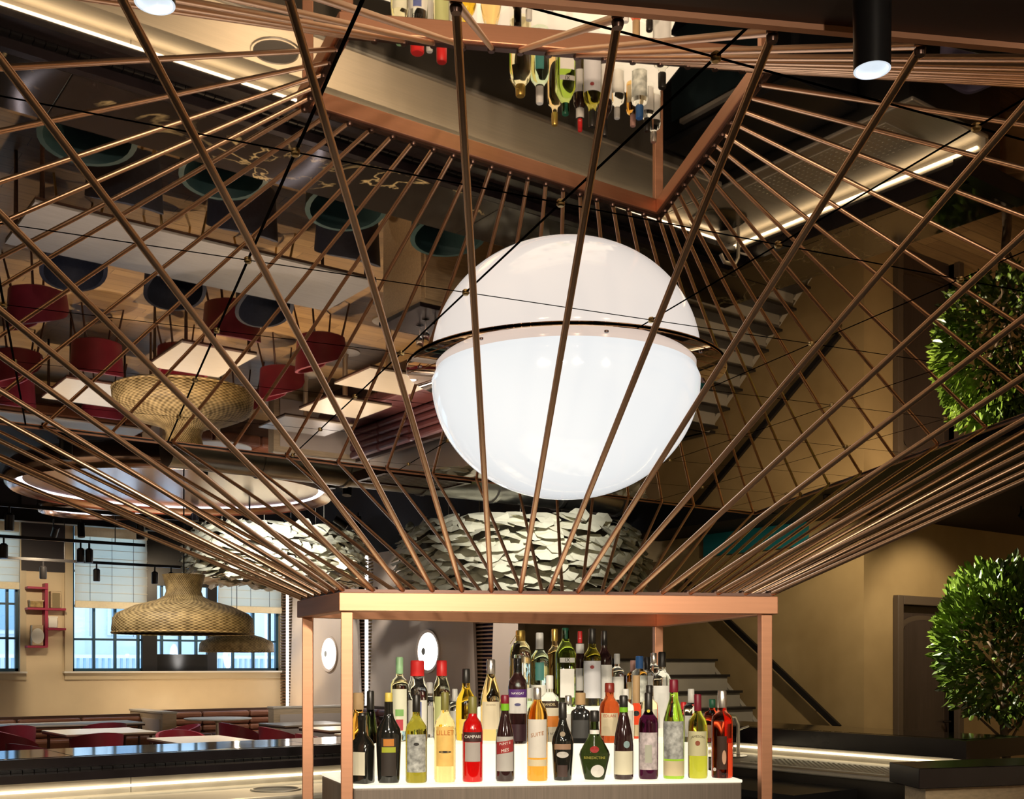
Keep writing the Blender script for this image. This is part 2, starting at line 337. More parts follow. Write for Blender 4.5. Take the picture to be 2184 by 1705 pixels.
# ---- windows
def window(n, u0, u1, z0, z1, bars, hbars, label):
    w_ = struct('window_%d' % n, Geo().box(u0-.13, u1+.1, V_W-.04, V_W+.02, z0-.14, z0).box(u0-.13, u1+.1, V_W-.04, V_W+.02, z1, z1+.12)
                .box(u0-.13, u0, V_W-.04, V_W+.02, z0, z1).box(u1, u1+.1, V_W-.04, V_W+.02, z0, z1), mat('window_casing_%d' % n, (.55, .46, .32), .6), label=label)
    put('sill', Geo().box(u0-.16, u1+.1, V_W-.12, V_W+.02, z0-.03, z0), WHITE, w_)
    for b in bars: put('mullion', Geo().box(b-.022, b+.022, V_W+.08, V_W+.14, z0, z1), BLUEF, w_)
    for h in hbars: put('glazing_bar', Geo().box(u0, u1, V_W+.085, V_W+.135, h-.018, h+.018), BLUEF, w_)
    put('sash', Geo().box(u0, u1, V_W+.07, V_W+.15, z0, z0+.05).box(u0, u1, V_W+.07, V_W+.15, z1-.05, z1).box(u0, u0+.05, V_W+.07, V_W+.15, z0, z1).box(u1-.05, u1, V_W+.07, V_W+.15, z0, z1), BLUEF, w_)
    xs = [u0+.05]+list(bars)+[u1-.05]; ys = [z0+.05]+list(hbars)+[z1-.05]
    for a, b in zip(xs, xs[1:]):
        for c, d in zip(ys, ys[1:]): put('pane', Geo().box(a, b, V_W+.105, V_W+.112, c, d), GLASS, w_)
    return w_
window(1, 5.06, 8.85, 1.48, 4.02, [5.44, 5.80, 6.20, 6.62, 6.95, 7.25, 7.60, 7.95, 8.35, 8.68], [2.03, 2.6, 3.2], 'wide blue framed window behind the wicker lamps')
window(2, 1.4, 4.22, 1.48, 4.02, [1.9, 2.5, 3.1, 3.7, 4.05], [2.03, 2.6, 3.2], 'blue framed window beside the red wall shelf')
pn = thing('window_pier', 'black panelled pier set in the middle of the wide window', 'panel', (6.9, V_W, 1.48))
put('panel', Geo().box(6.24, 6.50, V_W-.02, V_W+.07, 1.48, 4.02).box(7.42, 7.60, V_W-.02, V_W+.07, 1.48, 4.02), BLK, pn)
put('lower_panel', Geo().box(6.50, 7.42, V_W-.02, V_W+.07, 1.48, 1.78), mat('black_gloss', (.015, .015, .016), .08), pn)
put('upper_panel', Geo().box(6.50, 7.42, V_W-.02, V_W+.07, 3.0, 4.02), BLK, pn)
def blind(u0, u1, z0, z1, label):
    t = thing('roman_blind', label, 'blind', ((u0+u1)/2, V_W-.06, z0))
    g = Geo(); n = 9; pts = [(V_W-.075+.012*math.sin(i*1.9), z0+(z1-z0)*i/n) for i in range(n+1)]
    g.add([(u, p[0], p[1]) for p in pts for u in (u0, u1)], [(2*i, 2*i+1, 2*i+3, 2*i+2) for i in range(n)])
    put('fabric', g, SHEER, t)
    put('hem_fold', Geo().box(u0, u1, V_W-.11, V_W-.055, z0-.12, z0), FABR, t, bevel=.01)
    put('head_rail', Geo().box(u0, u1, V_W-.11, V_W-.05, z1-.22, z1-.05), FABR, t)
    for k in range(1, 8): put('fold_rod', Geo().box(u0, u1, V_W-.094, V_W-.086, z0+(z1-z0)*k/9-.004, z0+(z1-z0)*k/9+.004), FABR, t)
    for k in (.2, .5, .8): put('cord', Geo().tube([(u0+(u1-u0)*k, V_W-.1, z0-.6), (u0+(u1-u0)*k, V_W-.1, z1)], .004, 5), BLK, t)
blind(5.08, 6.30, 2.68, 4.0, 'cream roman blind half down over the window next to the shelf')
blind(7.60, 8.84, 2.68, 4.0, 'cream roman blind half down at the corner window')
blind(1.42, 4.2, 2.95, 4.0, 'cream roman blind rolled high over the far shelf-side window')
put_dark = struct('wall_trim_panel', Geo().box(4.24, 4.93, V_W-.05, V_W, 3.15, 4.6), mat('charcoal_panel', (.025, .02, .025), .6), label='charcoal panel above the red shelf')
# ---- buildings outside
b1 = thing('apartment_building', 'pale building with balcony rail seen through the blue windows', 'building', (7, 27, 0))
put('facade', Geo().box(-6, 22, 27, 28, -3, 12), FACA, b1)
for i in range(7):
    x = -2.6+i*2.6
    f_ = put('window', Geo().box(x, x+1.1, 26.93, 27.02, 2.3, 4.2), FACA, b1); put('window_glass', Geo().box(x+.1, x+1.0, 26.9, 26.95, 2.4, 4.1), FACW, f_)
    put('pilaster', Geo().box(x+1.75, x+2.05, 26.85, 27, -1, 8), FACA, b1)
bal = put('balcony', Geo().box(-2, 18, 26.2, 27, .95, 1.15), FACA, b1)
for i in range(90):
    x = 3+i*.14; put('baluster', Geo().box(x, x+.05, 26.25, 26.3, 1.15, 1.75), FACW, b1)
put('handrail', Geo().box(-2, 18, 26.2, 26.36, 1.75, 1.83), FACA, b1)
# ================================================================== mirror ceiling raft
def inset(poly, d):
    n = len(poly); out = []; ar = sum(poly[i][0]*poly[(i+1) % n][1]-poly[(i+1) % n][0]*poly[i][1] for i in range(n)); sg = 1 if ar > 0 else -1
    for i in range(n):
        p0, p1, p2 = Vector(poly[i-1]), Vector(poly[i]), Vector(poly[(i+1) % n])
        d1 = (p1-p0).normalized(); d2 = (p2-p1).normalized(); n1 = Vector((-d1.y, d1.x))*sg; n2 = Vector((-d2.y, d2.x))*sg
        k = (n1+n2)/(1+n1.dot(n2)); q = p1+k*d; out.append((q.x, q.y))
    return out
FR = [(1.88, 3.63), (3.37, 2.84), (4.04, 4.18), (2.00, 4.24)]               # NL NR FR FL of the copper frame
CE = [c2w(-1.74, 1.883), c2w(3.15, 2.641), (7.24, 6.36), (.40, 6.36)]       # the same corners of the mirror
raft = struct('ceiling', Geo().prism(inset(CE, -.03), HC+.02, HC+.12), DARKC, label='mirrored ceiling raft above the bar')
def clip(poly, conv):
    out = list(poly)
    for i in range(len(conv)):
        a, b = Vector(conv[i]), Vector(conv[(i+1) % len(conv)]); e = b-a; nrm = Vector((-e.y, e.x)); inp = out; out = []
        for j in range(len(inp)):
            p, q = Vector(inp[j-1]), Vector(inp[j]); dp, dq = (p-a).dot(nrm), (q-a).dot(nrm)
            if (dp >= 0) != (dq >= 0): t = dp/(dp-dq); r = p+(q-p)*t; out.append((r.x, r.y))
            if dq >= 0: out.append((q.x, q.y))
        if len(out) < 3: return []
    return out
N0, N1, N2 = (Vector(at(*p, HC)) for p in ((630, 325), (1660, 522), (416, 811)))
g1 = (N1-N0)/2; g2 = (N2-N0)/3; inner = inset(CE, .012)
clipm = None
for i in range(-8, 10):
    for j in range(-6, 14):
        o = N0+g1*i+g2*j; k1, k2 = g1.normalized()*.0045, g2.normalized()*.0045
        sq = [o+k1+k2, o+g1-k1+k2, o+g1+g2-k1-k2, o+g2+k1-k2]
        pc = clip([(p.x, p.y) for p in sq], inner)
        if len(pc) > 2:
            a = abs(sum(pc[k][0]*pc[(k+1) % len(pc)][1]-pc[(k+1) % len(pc)][0]*pc[k][1] for k in range(len(pc))))/2
            if a > .002: put('mirror_panel', Geo().prism(pc, HC, HC+.008), MIR, raft)
        if clip([(o.x-.01, o.y-.01), (o.x+.01, o.y-.01), (o.x, o.y+.01)], inset(CE, .03)):
            if clipm is None:
                cl = put('panel_clip', Geo().lathe([(0, -.009), (.008, -.009), (.012, -.005), (.012, 0), (.006, 0), (.006, .012)], 12, (0, 0, 0)), BRASS, raft, True)
                clipm = cl.data; cl.location = (o.x, o.y, HC-.001)
            else: inst('panel_clip', clipm, Matrix.Translation((o.x, o.y, HC-.001)), raft)
co = inset(CE, -.017); ci = inset(CE, 0)
for i in range(4):
    j = (i+1) % 4
    put('edge_trim', Geo().prism([co[i], co[j], ci[j], ci[i]], HC-.012, HC+.02), COPB, raft)
    put('shadow_gap', Geo().prism([ci[i], ci[j], inner[j], inner[i]], HC-.004, HC+.02), BLK, raft)
# soffit over the camera side
fd = (Vector(CE[1])-Vector(CE[0])).normalized(); fn = Vector((fd.y, -fd.x))
A = Vector(co[0])-fd*6; B = Vector(co[1])+fd*7
sof = struct('ceiling', Geo().prism([tuple(A), tuple(B), tuple(B+fn*5.5), tuple(A+fn*5.5)], HC+.0, HC+.15), SOFF, label='dark brown soffit over the camera side of the bar')
# ================================================================== copper canopy
can = thing('copper_rod_canopy', 'copper frame on posts with rods fanning up to the mirrored ceiling', 'canopy', (2.8, 3.7, 0))
ZB, ZT = 1.779, 1.849
fin = inset(FR, .055)
for i in range(4):
    j = (i+1) % 4; put('beam', Geo().prism([FR[i], FR[j], fin[j], fin[i]], ZB, ZT), COPB, can, bevel=.003)
fa, fb = inset(FR, .012), inset(FR, .040)
for i in range(4):
    j = (i+1) % 4; put('clamp_rail', Geo().prism([fa[i], fa[j], fb[j], fb[i]], ZT, ZT+.012), GUN, can)
pc_ = inset(FR, .038)
for i in range(4):
    d = (Vector(FR[1])-Vector(FR[0])).normalized(); n = Vector((-d.y, d.x)); c = Vector(pc_[i]); h = .0225
    put('post', Geo().prism([tuple(c+d*a*h+n*b*h) for a, b in ((-1, -1), (1, -1), (1, 1), (-1, 1))], 0, ZB+.002), COPB, can, bevel=.003)
rodm = Geo().lathe([(1.0, 0), (1.0, 1)], 12)
rod_me = None; cmp_me = None
fb2 = inset(FR, .026); ce2 = inset(CE, .03)
for side, n in ((0, 15), (1, 14), (2, 19), (3, 6)):
    a0, a1 = Vector(fb2[side]), Vector(fb2[(side+1) % 4]); b0, b1 = Vector(ce2[side]), Vector(ce2[(side+1) % 4])
    for k in range(n):
        t = k/n; p = a0.lerp(a1, t); q = b0.lerp(b1, t)
        M = stick((p.x, p.y, ZT+.006), (q.x, q.y, HC-.004), .0095)
        if rod_me is None:
            o = put('rod', rodm, COP, can, True, local=True); rod_me = o.data; o.matrix_local = Matrix.Translation(-OFF[can.name]) @ M
        else: inst('rod', rod_me, M, can)
        if cmp_me is None:
            o = put('rod_clamp', Geo().lathe([(.015, 0), (.015, .005), (.012, .014), (.010, .014)], 10), GUN, can, True, local=True); cmp_me = o.data
            o.matrix_local = Matrix.Translation(-OFF[can.name]) @ Matrix.Translation((p.x, p.y, ZT+.008))
        else: inst('rod_clamp', cmp_me, Matrix.Translation((p.x, p.y, ZT+.008)), can)
        # flattened foot at the mirror
        inst('rod_tip', cmp_me, Matrix.Translation((q.x, q.y, HC-.004)) @ Matrix.Diagonal((.85, .85, -1, 1)), can)
# ================================================================== opal bowl lamp on its copper mirror plate
LD = 1.30*F/626; LC = Vector(c2w((1206-CX)/F*LD, LD)); RP = 342*LD/F*.99; RB = 289*LD/F*.985
bl = thing('bowl_ceiling_lamp', 'huge glowing white opal bowl on a round copper mirror plate', 'ceiling lamp', (LC.x, LC.y, HC))
put('mirror_plate', Geo().lathe([(0, -.010), (RP-.003, -.010), (RP, -.008), (RP, -.005), (0, -.005)], 96, (LC.x, LC.y, HC)), PLT, bl, True)
put('plate_spacer', Geo().lathe([(RP*.7, -.006), (RP*.7, .0)], 40, (LC.x, LC.y, HC)), BLK, bl, True)
prof = [(0, -.013)]+[(RB*.97, -.009), (RB*.985, -.03)]+[(RB*math.cos(a)**.97 if a < 1.56 else 0, -.05-.86*RB*math.sin(a)) for a in [i*math.pi/2/28 for i in range(29)]]
prof = prof[1:]
put('opal_bowl', Geo().lathe(prof, 96, (LC.x, LC.y, HC)), OPAL, bl, True)
for k in range(8):
    a = k*math.pi/4+.35; r = (RP+RB)/2
    put('plate_screw', Geo().lathe([(0, -.016), (.008, -.016), (.009, -.010)], 10, (LC.x+r*math.cos(a), LC.y+r*math.sin(a), HC)), GUN, bl, True)
# ================================================================== black can spots under the soffit
def can_spot(px, py, Y, label):
    x, y = dep(px, Y); z = zz(py, Y); t = thing('can_spotlight', label, 'spotlight', (x, y, z))
    put('housing', Geo().lathe([(.034, 0), (.0345, .06), (.036, HC-z)], 32, (x, y, z), cap=False), BLK, t, True)
    put('lens_ring', Geo().lathe([(.034, 0), (.030, .0), (.026, .006), (0, .008)], 32, (x, y, z), cap=False), mat('lens_white', (.9, .95, 1), .3, emit=.42, col2=(.8, .9, 1)), t, True)
    return t, (x, y, z)
t1, p1 = can_spot(1860, 150, 2.08, 'black cylinder spotlight hanging below the copper ceiling edge by the many rods')
t2, p2 = can_spot(330, 8, 1.88, 'black cylinder spotlight under the soffit on the steel worktop side')
# ================================================================== lit bottle plinth
E1 = (Vector(FR[1])-Vector(FR[0])).normalized(); E2 = Vector((-E1.y, E1.x)); O = Vector(FR[0])
def st(s, t): p = O+E1*s+E2*t; return (p.x, p.y)
def row(px, t):                                     # where a pixel column meets the row t
    a = YAW+math.atan((px-CX)/F); D = Vector((math.sin(a), math.cos(a))); b = O+E2*t
    # D*k = b + E1*s
    det = D.x*(-E1.y)-D.y*(-E1.x); k = (b.x*(-E1.y)-b.y*(-E1.x))/det; p = D*k
    return p.x, p.y, p.x*sn+p.y*cs
Z1, Z2, Z3 = 1.137, 1.268, 1.398
pl = thing('bottle_plinth', 'taupe plinth with glowing white stepped shelves under the copper frame', 'display plinth', (*st(.7, .3), 0))
base = [st(.055, .015), st(1.545, .015), (3.86, 4.08), (2.06, 4.13)]
put('cabinet', Geo().prism(base, 0, Z1-.012), SHELF, pl, bevel=.006)
put('light_step', Geo().prism(inset(base, -.002), Z1-.012, Z1), LBOX, pl, bevel=.003)
put('light_step', Geo().prism([dep(797, 4.36), st(1.47, .19), (3.82, 4.04), dep(797, 4.80)], Z1, Z2), LBOX, pl, bevel=.006)
put('light_step', Geo().prism([(2.74, 3.66), (3.66, 3.66), (3.78, 3.98), (2.76, 4.02)], Z2, Z3), LBOX, pl, bevel=.006)
# ================================================================== bottles
ROW = {1: (.105, Z1), 2: (.275, Z2), 3: (.465, Z3)}
def arc_patch(r, z0, z1, a, n=12, sq=2.0, sy=1.0, tilt=0):
    g = Geo(); v = []
    for i in range(n+1):
        t = -math.pi/2-a+2*a*i/n; ct, sg = math.cos(t), math.sin(t)
        if sq != 2: ct, sg = math.copysign(abs(ct)**(2/sq), ct), math.copysign(abs(sg)**(2/sq), sg)
        dz = tilt*(i/n-.5)
        v += [(r*ct, r*sg*sy, z0+dz), (r*ct, r*sg*sy, z1+dz)]
    return g.add(v, [(2*i, 2*i+2, 2*i+3, 2*i+1) for i in range(n)])
def text_patch(wd, r, z, width, sq=2.0, sy=1.0, rise=0, tilt=0):
    vs, fs = TXT[wd]; g = Geo(); v = []
    for x, y in vs:
        xx = x*width; yy = y*width-rise*(x*2)**2+tilt*x
        if sq > 3: v.append((xx, -r*sy, z+yy))
        else:
            t = -math.pi/2+xx/r; v.append((r*math.cos(t), r*math.sin(t)*sy, z+yy))
    return g.add(v, fs)
def bottle(px, rw, top, label, prof, r, glassm, capm, cap, labels=(), texts=(), sq=2.0, sy=1.0, turn=0, extra=None, name='bottle', dt=0, Yd=None):
    """prof: list of (radius fraction, height fraction) up to the neck; cap: (from fraction, radius fraction)"""
    t, z0 = ROW[rw]; x, y, Y = row(px, t+dt)
    if rw == 3 and Yd is None: Yd = 4.72+(px-1100)/265*.5+dt
    if Yd: Y = Yd; x, y = dep(px, Y)
    h = zz(top, Y)-z0
    th = thing(name, label, 'bottle', (x, y, z0), math.atan2(-x, y)+turn, 'bottles on the lit plinth')
    P = [(a*r, b*h) for a, b in prof]
    P = [(0, .004), (P[0][0]*.9, 0)]+P if P[0][1] > .001 else P
    put('glass_body', Geo().lathe(P, 24, sq=sq, sy=sy), glassm, th, True, local=True)
    c0, cr = cap; put('cap', Geo().lathe([(cr*r, c0*h), (cr*r*1.02, (c0+.01)*h), (cr*r, h*.985), (cr*r*.85, h)], 18), capm, th, True, local=True)
    def rad(f):
        for (a, b), (c, d) in zip(prof, prof[1:]):
            if b <= f <= d: return (a+(c-a)*((f-b)/(d-b) if d > b else 0))*r
        return prof[-1][0]*r
    rr = 0
    for (f0, f1, an, col, *rest) in labels:
        rn = max(rad(f0), rad(f1), rad((f0+f1)/2))+.0008; rr = rn if rn > rr+.0004 or rr-rn > .004 else rr+.0006
        m_ = col if not isinstance(col, tuple) else paint(col)
        put('label', arc_patch(rr, f0*h, f1*h, an, sq=sq, sy=sy, tilt=rest[0] if rest else 0), m_, th, True, local=True)
    for (wd, f, wf, col, *rest) in texts:
        put('lettering', text_patch(wd, max(rr, rad(f))+.0012, f*h, wf*r, sq, sy, *(rest or ())), paint(col), th, local=True)
    if extra: extra(th, h, r)
    return th
WINE = [(.92, 0), (1, .02), (1, .58), (.93, .64), (.6, .70), (.38, .75), (.34, .80), (.32, .97)]
SPIR = [(.94, 0), (1, .02), (1, .62), (.9, .68), (.55, .72), (.36, .75), (.33, .95)]
CONE = [(.92, 0), (1, .03), (1, .38), (.86, .52), (.6, .68), (.42, .78), (.38, .95)]
TALL = [(.94, 0), (1, .02), (1, .66), (.86, .72), (.45, .76), (.36, .80), (.34, .96)]
CREAM = (.75, .70, .55); GREY = (.42, .42, .42); WHT = (.85, .83, .78); DK = (.02, .018, .016)
gBLK = mat('black_bottle', (.012, .012, .010), .08, coat=.4); gOLV = glass((.36, .32, .035)); gYEL = glass((.95, .72, .12)); gLIL = glass((.98, .82, .38)); gRED = glass((.9, .03, .02))
gDKR = mat('dark_wine_glass', (.03, .012, .012), .07, coat=.4); gAMB = glass((.85, .42, .06)); gGRN = glass((.36, .62, .05)); gCLR = glass((.97, .98, .93)); gPUR = glass((.055, .006, .03)); gPALE = glass((.98, .93, .62))
gORY = glass((.98, .62, .04), .1); gPEA = glass((.98, .70, .30)); gLGR = glass((.72, .93, .66)); gVER = glass((.42, .62, .08)); gLIM = glass((.60, .62, .06)); gROS = glass((.72, .07, .025)); gBRN = glass((.45, .08, .02)); gDGR = glass((.03, .045, .012))
cBLK = paint(DK, .3); cGOLD = paint((.62, .45, .12), .3, .8); cRED = paint((.75, .03, .03), .35); cMAR = paint((.22, .01, .03), .35); cSIL = paint((.6, .58, .55), .25, .8); cGRN = paint((.02, .13, .07), .3); cYEL = paint((.80, .62, .12), .4); cWHT = paint(WHT, .4); cOLV = paint((.22, .20, .05), .4); cWOOD = paint((.52, .34, .17), .6)
def x_crest(z, wdt, hgt, col, off=0, nm='crest'):
    def f(th, h, r):
        n = 20; g = Geo(); v = [(0, z*h)]+[(wdt*math.cos(2*math.pi*i/n), z*h+hgt*math.sin(2*math.pi*i/n)) for i in range(n)]
        vv = [((r+.0022)*math.sin((q[0]+off)/r), -(r+.0022)*math.cos((q[0]+off)/r), q[1]) for q in v]
        g.add(vv, [(0, i+1, (i+1) % n+1) for i in range(n)]); put(nm, g, paint(col), th, local=True)
    return f
def both(*fs):
    def f(th, h, r):
        for k in fs: k(th, h, r)
    return f
# front row
bottle(773, 1, 1521, 'squat black square-shouldered liqueur bottle with cream side label, against the end post', [(.95, 0), (1, .02), (1, .52), (.8, .60), (.42, .68), (.34, .74), (.40, .96)], .038, gBLK, cBLK, (.9, .40), [(.12, .45, .5, CREAM)], sq=6, turn=-.5)
bottle(829, 1, 1478, 'black coffee liqueur bottle with sunset and fruit label and yellow stopper', [(.78, 0), (.86, .03), (1, .52), (.9, .60), (.42, .72), (.34, .78), (.33, .9)], .048, gBLK, cYEL, (.90, .30), [(.08, .50, .62, (.03, .022, .018)), (.41, .49, .42, (.55, .20, .03)), (.34, .40, .55, (.38, .42, .03)), (.13, .24, .5, (.42, .16, .07)), (.16, .20, .25, (.7, .66, .3))], [('KAHLUA', .37, 1.0, (.05, .05, .02))], sy=.7)
bottle(888, 1, 1482, 'olive green wine bottle with a silver grey pictorial label', WINE, .041, gOLV, cBLK, (.80, .36), [(.12, .55, 1.0, mat('grey_etched_label', (.38, .39, .38), .5, noise=.5, scale=60))], extra=x_crest(.44, .010, .006, DK))
bottle(949, 1, 1477, 'pale gold aperitif bottle lettered LILLET above a dark crest', [(.9, 0), (1, .03), (1, .60), (.86, .68), (.5, .74), (.36, .79), (.34, .96)], .041, gLIL, cOLV, (.80, .37), [(.18, .62, .9, mat('amber_label', (.85, .55, .16), .5, noise=.08, scale=30))], [('LILLET', .55, 1.75, (.55, .16, .03))], extra=x_crest(.34, .024, .004, DK))
bottle(1008, 1, 1486, 'bright red bitter bottle lettered CAMPARI on a black band', [(.95, 0), (1, .02), (1, .60), (.88, .69), (.5, .75), (.40, .80), (.38, .96)], .039, mat('red_bitter', (.75, .006, .006), .08, trans=.55, coat=.3), cOLV, (.80, .42), [(.47, .585, 1.05, (.05, .02, .02)), (.24, .465, .8, (.42, .38, .36))], [('CAMPARI', .53, 1.75, (.9, .85, .8))])
bottle(1077, 1, 1483, 'dark vermouth bottle with red slanted PUNT E MES label and maroon cap', [(.9, 0), (1, .03), (1, .44), (.86, .56), (.5, .74), (.40, .80), (.38, .96)], .0365, gDKR, cMAR, (.90, .44), [(.12, .52, 1.0, (.46, .44, .42)), (.33, .47, 1.0, (.33, .03, .03), .012)], [('PUNT E', .44, 1.2, (.85, .8, .75), 0, .006), ('MES', .36, .8, (.85, .8, .75), 0, .006)], extra=lambda th, h, r: put('neck_band', Geo().lathe([(.47*r, .82*h), (.45*r, .90*h)], 18), mat('lime_band', (.2, .5, .02), .3), th, True, local=True))
bottle(1146, 1, 1467, 'amber whisky bottle with white label and grey metal cap', [(.94, 0), (1, .02), (1, .70), (.82, .78), (.46, .84), (.36, .88), (.34, .96)], .040, gAMB, cSIL, (.87, .38), [(.25, .66, 1.05, (.72, .68, .62)), (.16, .23, 1.05, (.72, .62, .42))], [('SUITE', .50, 1.3, (.45, .2, .08), 0, .01)])
bottle(1200, 1, 1499, 'black cream liqueur bottle lettered BAILEYS on a brown arch', [(.78, 0), (.82, .02), (1, .48), (.9, .56), (.46, .70), (.33, .78), (.32, .95)], .043, gBLK, cBLK, (.80, .36), [(.40, .47, .8, (.33, .20, .13)), (.05, .20, .5, (.06, .035, .03))], [('BAILEYS', .435, 1.5, (.85, .75, .62), .006)], extra=both(x_crest(.335, .023, .012, (.55, .52, .48)), x_crest(.60, .010, .010, (.35, .28, .2), nm='seal')))
bottle(1268, 1, 1516, 'wide flared dark green herbal liqueur bottle with oval white label and red seal', [(.62, 0), (.68, .03), (1, .36), (.92, .42), (.42, .62), (.28, .74), (.26, .95)], .060, gDGR, cBLK, (.84, .30), [], [('BENEDICTINE', .32, 1.5, (.42, .36, .06))], sy=.62, extra=both(x_crest(.14, .026, .024, (.72, .70, .66), .012, 'oval_label'), x_crest(.45, .017, .013, (.35, .02, .02), 0, 'wax_seal'), lambda th, h, r: put('neck_ribbon', Geo().lathe([(.34*r, .66*h), (.31*r, .72*h)], 18, sy=.9), cWHT, th, True, local=True)))
bottle(1330, 1, 1484, 'black wine bottle with cream lower label and small blue crest', [(.92, 0), (1, .03), (1, .40), (.88, .54), (.52, .74), (.40, .80), (.38, .96)], .0385, gDKR, cBLK, (.86, .43), [(.06, .34, 1.1, (.70, .66, .50))], [], extra=both(x_crest(.42, .012, .014, (.25, .36, .38), .012), lambda th, h, r: put('neck_band', Geo().lathe([(.45*r, .80*h), (.43*r, .86*h)], 18), mat('lime_band2', (.2, .5, .02), .3), th, True, local=True)))
bottle(1383, 1, 1478, 'deep purple liqueur bottle with lilac floral label', [(.9, 0), (1, .03), (1, .64), (.9, .70), (.5, .76), (.36, .80), (.34, .96)], .0385, gPUR, cBLK, (.74, .40), [(.11, .54, 1.05, mat('lilac_floral_label', (.55, .48, .50), .5, noise=.4, scale=45)), (.19, .40, .35, (.45, .46, .38), 0)], extra=x_crest(.79, .006, .006, (.7, .6, .05), 0, 'tag'))
bottle(1437, 1, 1450, 'vivid green shouldered bottle with maroon cap and smudged silver label', [(.96, 0), (1, .02), (1, .55), (.96, .60), (.6, .74), (.42, .80), (.38, .96)], .0415, gGRN, cMAR, (.87, .42), [(.20, .58, 1.15, mat('smudged_label', (.42, .43, .42), .5, noise=.6, scale=40)), (.03, .18, 1.15, (.68, .58, .36))], [])
bottle(1488, 1, 1481, 'lime yellow whiskey bottle lettered JAMESON on a cream label', [(.92, 0), (1, .02), (1, .60), (.92, .68), (.5, .75), (.36, .79), (.34, .96)], .0385, gLIM, cMAR, (.80, .38), [(.27, .56, 1.1, (.72, .68, .42))], [('JAMESON', .50, 1.5, (.12, .10, .05), .005)], extra=x_crest(.42, .009, .010, (.35, .1, .05)))
bottle(1540, 1, 1473, 'red whiskey bottle with a feather motif and grey capped clear neck', [(.94, 0), (1, .02), (1, .64), (.92, .70), (.5, .75), (.40, .78), (.38, .96)], .042, gROS, cSIL, (.80, .42), [(.10, .48, .45, (.05, .02, .01))], extra=both(x_crest(.24, .008, .028, (.75, .45, .30), .008, 'feather'), x_crest(.10, .008, .007, (.9, .8, .75), -.03, 'round_sticker')))
# middle row
bottle(764, 1, 1478, 'round amber decanter bottle with tan cap behind the black square bottle', [(.9, 0), (1, .1), (1, .45), (.9, .62), (.55, .74), (.45, .78), (.45, .9)], .042, gAMB, cWOOD, (.80, .5), Yd=4.36)
bottle(790, 1, 1474, 'dark green bottle half hidden behind the coffee liqueur', CONE, .036, gDGR, cBLK, (.75, .42), dt=.06, Yd=4.45)
bottle(852, 2, 1402, 'clear bottle with mint green neck and a red fruit label', TALL, .037, gPALE, mat('mint_cap', (.35, .62, .33), .35), (.80, .42), [(.12, .62, .9, (.80, .80, .62)), (.13, .26, .4, (.55, .06, .08)), (.30, .38, .45, (.25, .5, .15))], Yd=4.55)
bottle(890, 2, 1409, 'large clear bottle with wide red cap and blue edged label', [(.94, 0), (1, .02), (1, .60), (.9, .68), (.66, .76), (.62, .82), (.62, .96)], .044, gCLR, cRED, (.80, .66), [(.05, .50, 1.1, (.82, .80, .72)), (.20, .48, .4, (.12, .15, .38))], [('BIaS', .60, 1.0, DK), ('TE', .12, .5, (.3, .25, .15))], dt=-.01, Yd=4.64)
bottle(942, 2, 1409, 'slim clear bottle with red cap and green landscape label', [(.94, 0), (1, .02), (1, .60), (.9, .68), (.62, .76), (.58, .82), (.58, .96)], .037, gPALE, cRED, (.80, .60), [(.20, .54, .9, (.52, .55, .24))], Yd=4.71)
bottle(970, 2, 1470, 'short clear bottle with pale cap between red-capped and yellow bottles', SPIR, .030, gCLR, cWHT, (.72, .4), [(.2, .55, 1, (.8, .78, .72))], dt=.07, Yd=4.80)
bottle(994, 2, 1427, 'opaque yellow liqueur bottle with black cap', [(.92, 0), (1, .02), (1, .52), (.85, .60), (.46, .70), (.37, .76), (.36, .96)], .043, gORY, cBLK, (.80, .39), [(.1, .3, .7, (.88, .62, .12))], Yd=4.60)
bottle(1047, 2, 1407, 'peach coloured conical bottle with silver cap and cream label', [(.92, 0), (1, .02), (1, .48), (.84, .60), (.5, .76), (.40, .80), (.38, .96)], .043, gPEA, cSIL, (.82, .42), [(.14, .48, .95, (.80, .70, .50))], [('AVAINN', .44, .9, (.35, .28, .18))], Yd=4.60)
bottle(1104, 2, 1397, 'dark wine bottle with purple banded white label', [(.92, 0), (1, .02), (1, .64), (.88, .71), (.5, .77), (.40, .80), (.38, .96)], .0385, gDKR, gCLR, (.74, .40), [(.34, .52, 1.1, (.80, .78, .76)), (.52, .61, 1.1, (.10, .03, .20)), (.03, .22, 1.0, (.05, .02, .03))], [('NAVIGAT', .565, 1.4, (.9, .88, .9))], extra=x_crest(.44, .012, .006, (.1, .1, .25), 0, 'ship_mark'))
bottle(1172, 2, 1441, 'white bottle with black name band over an orange label', SPIR, .040, gCLR, cWHT, (.80, .38), [(.52, .62, 1.1, (.05, .03, .02)), (.40, .52, 1.1, (.80, .72, .55)), (.24, .40, 1.1, (.70, .22, .03)), (.02, .24, 1.1, (.55, .50, .40))], [('RANDEL', .57, 1.3, (.85, .7, .4)), ('EIM NO', .14, 1.1, (.1, .08, .06))], dt=.02)
bottle(1238, 2, 1478, 'short black square bottle with round wooden stopper', [(.96, 0), (1, .03), (1, .58), (.9, .64), (.5, .68), (.42, .72), (.42, .8)], .040, mat('smoke_black_glass', (.02, .02, .02), .06, coat=.5), cWOOD, (.76, .52), [(.10, .46, .6, (.05, .05, .05))], sq=5)
bottle(1300, 2, 1457, 'red brown bourbon bottle with wax neck and cream label', [(.9, 0), (1, .03), (1, .56), (.86, .66), (.5, .74), (.42, .78), (.42, .96)], .042, gBRN, mat('wax_maroon', (.25, .03, .02), .3), (.84, .46), [(.12, .50, .9, (.72, .62, .42))], [('EDLAN', .45, 1.2, (.5, .08, .05))])
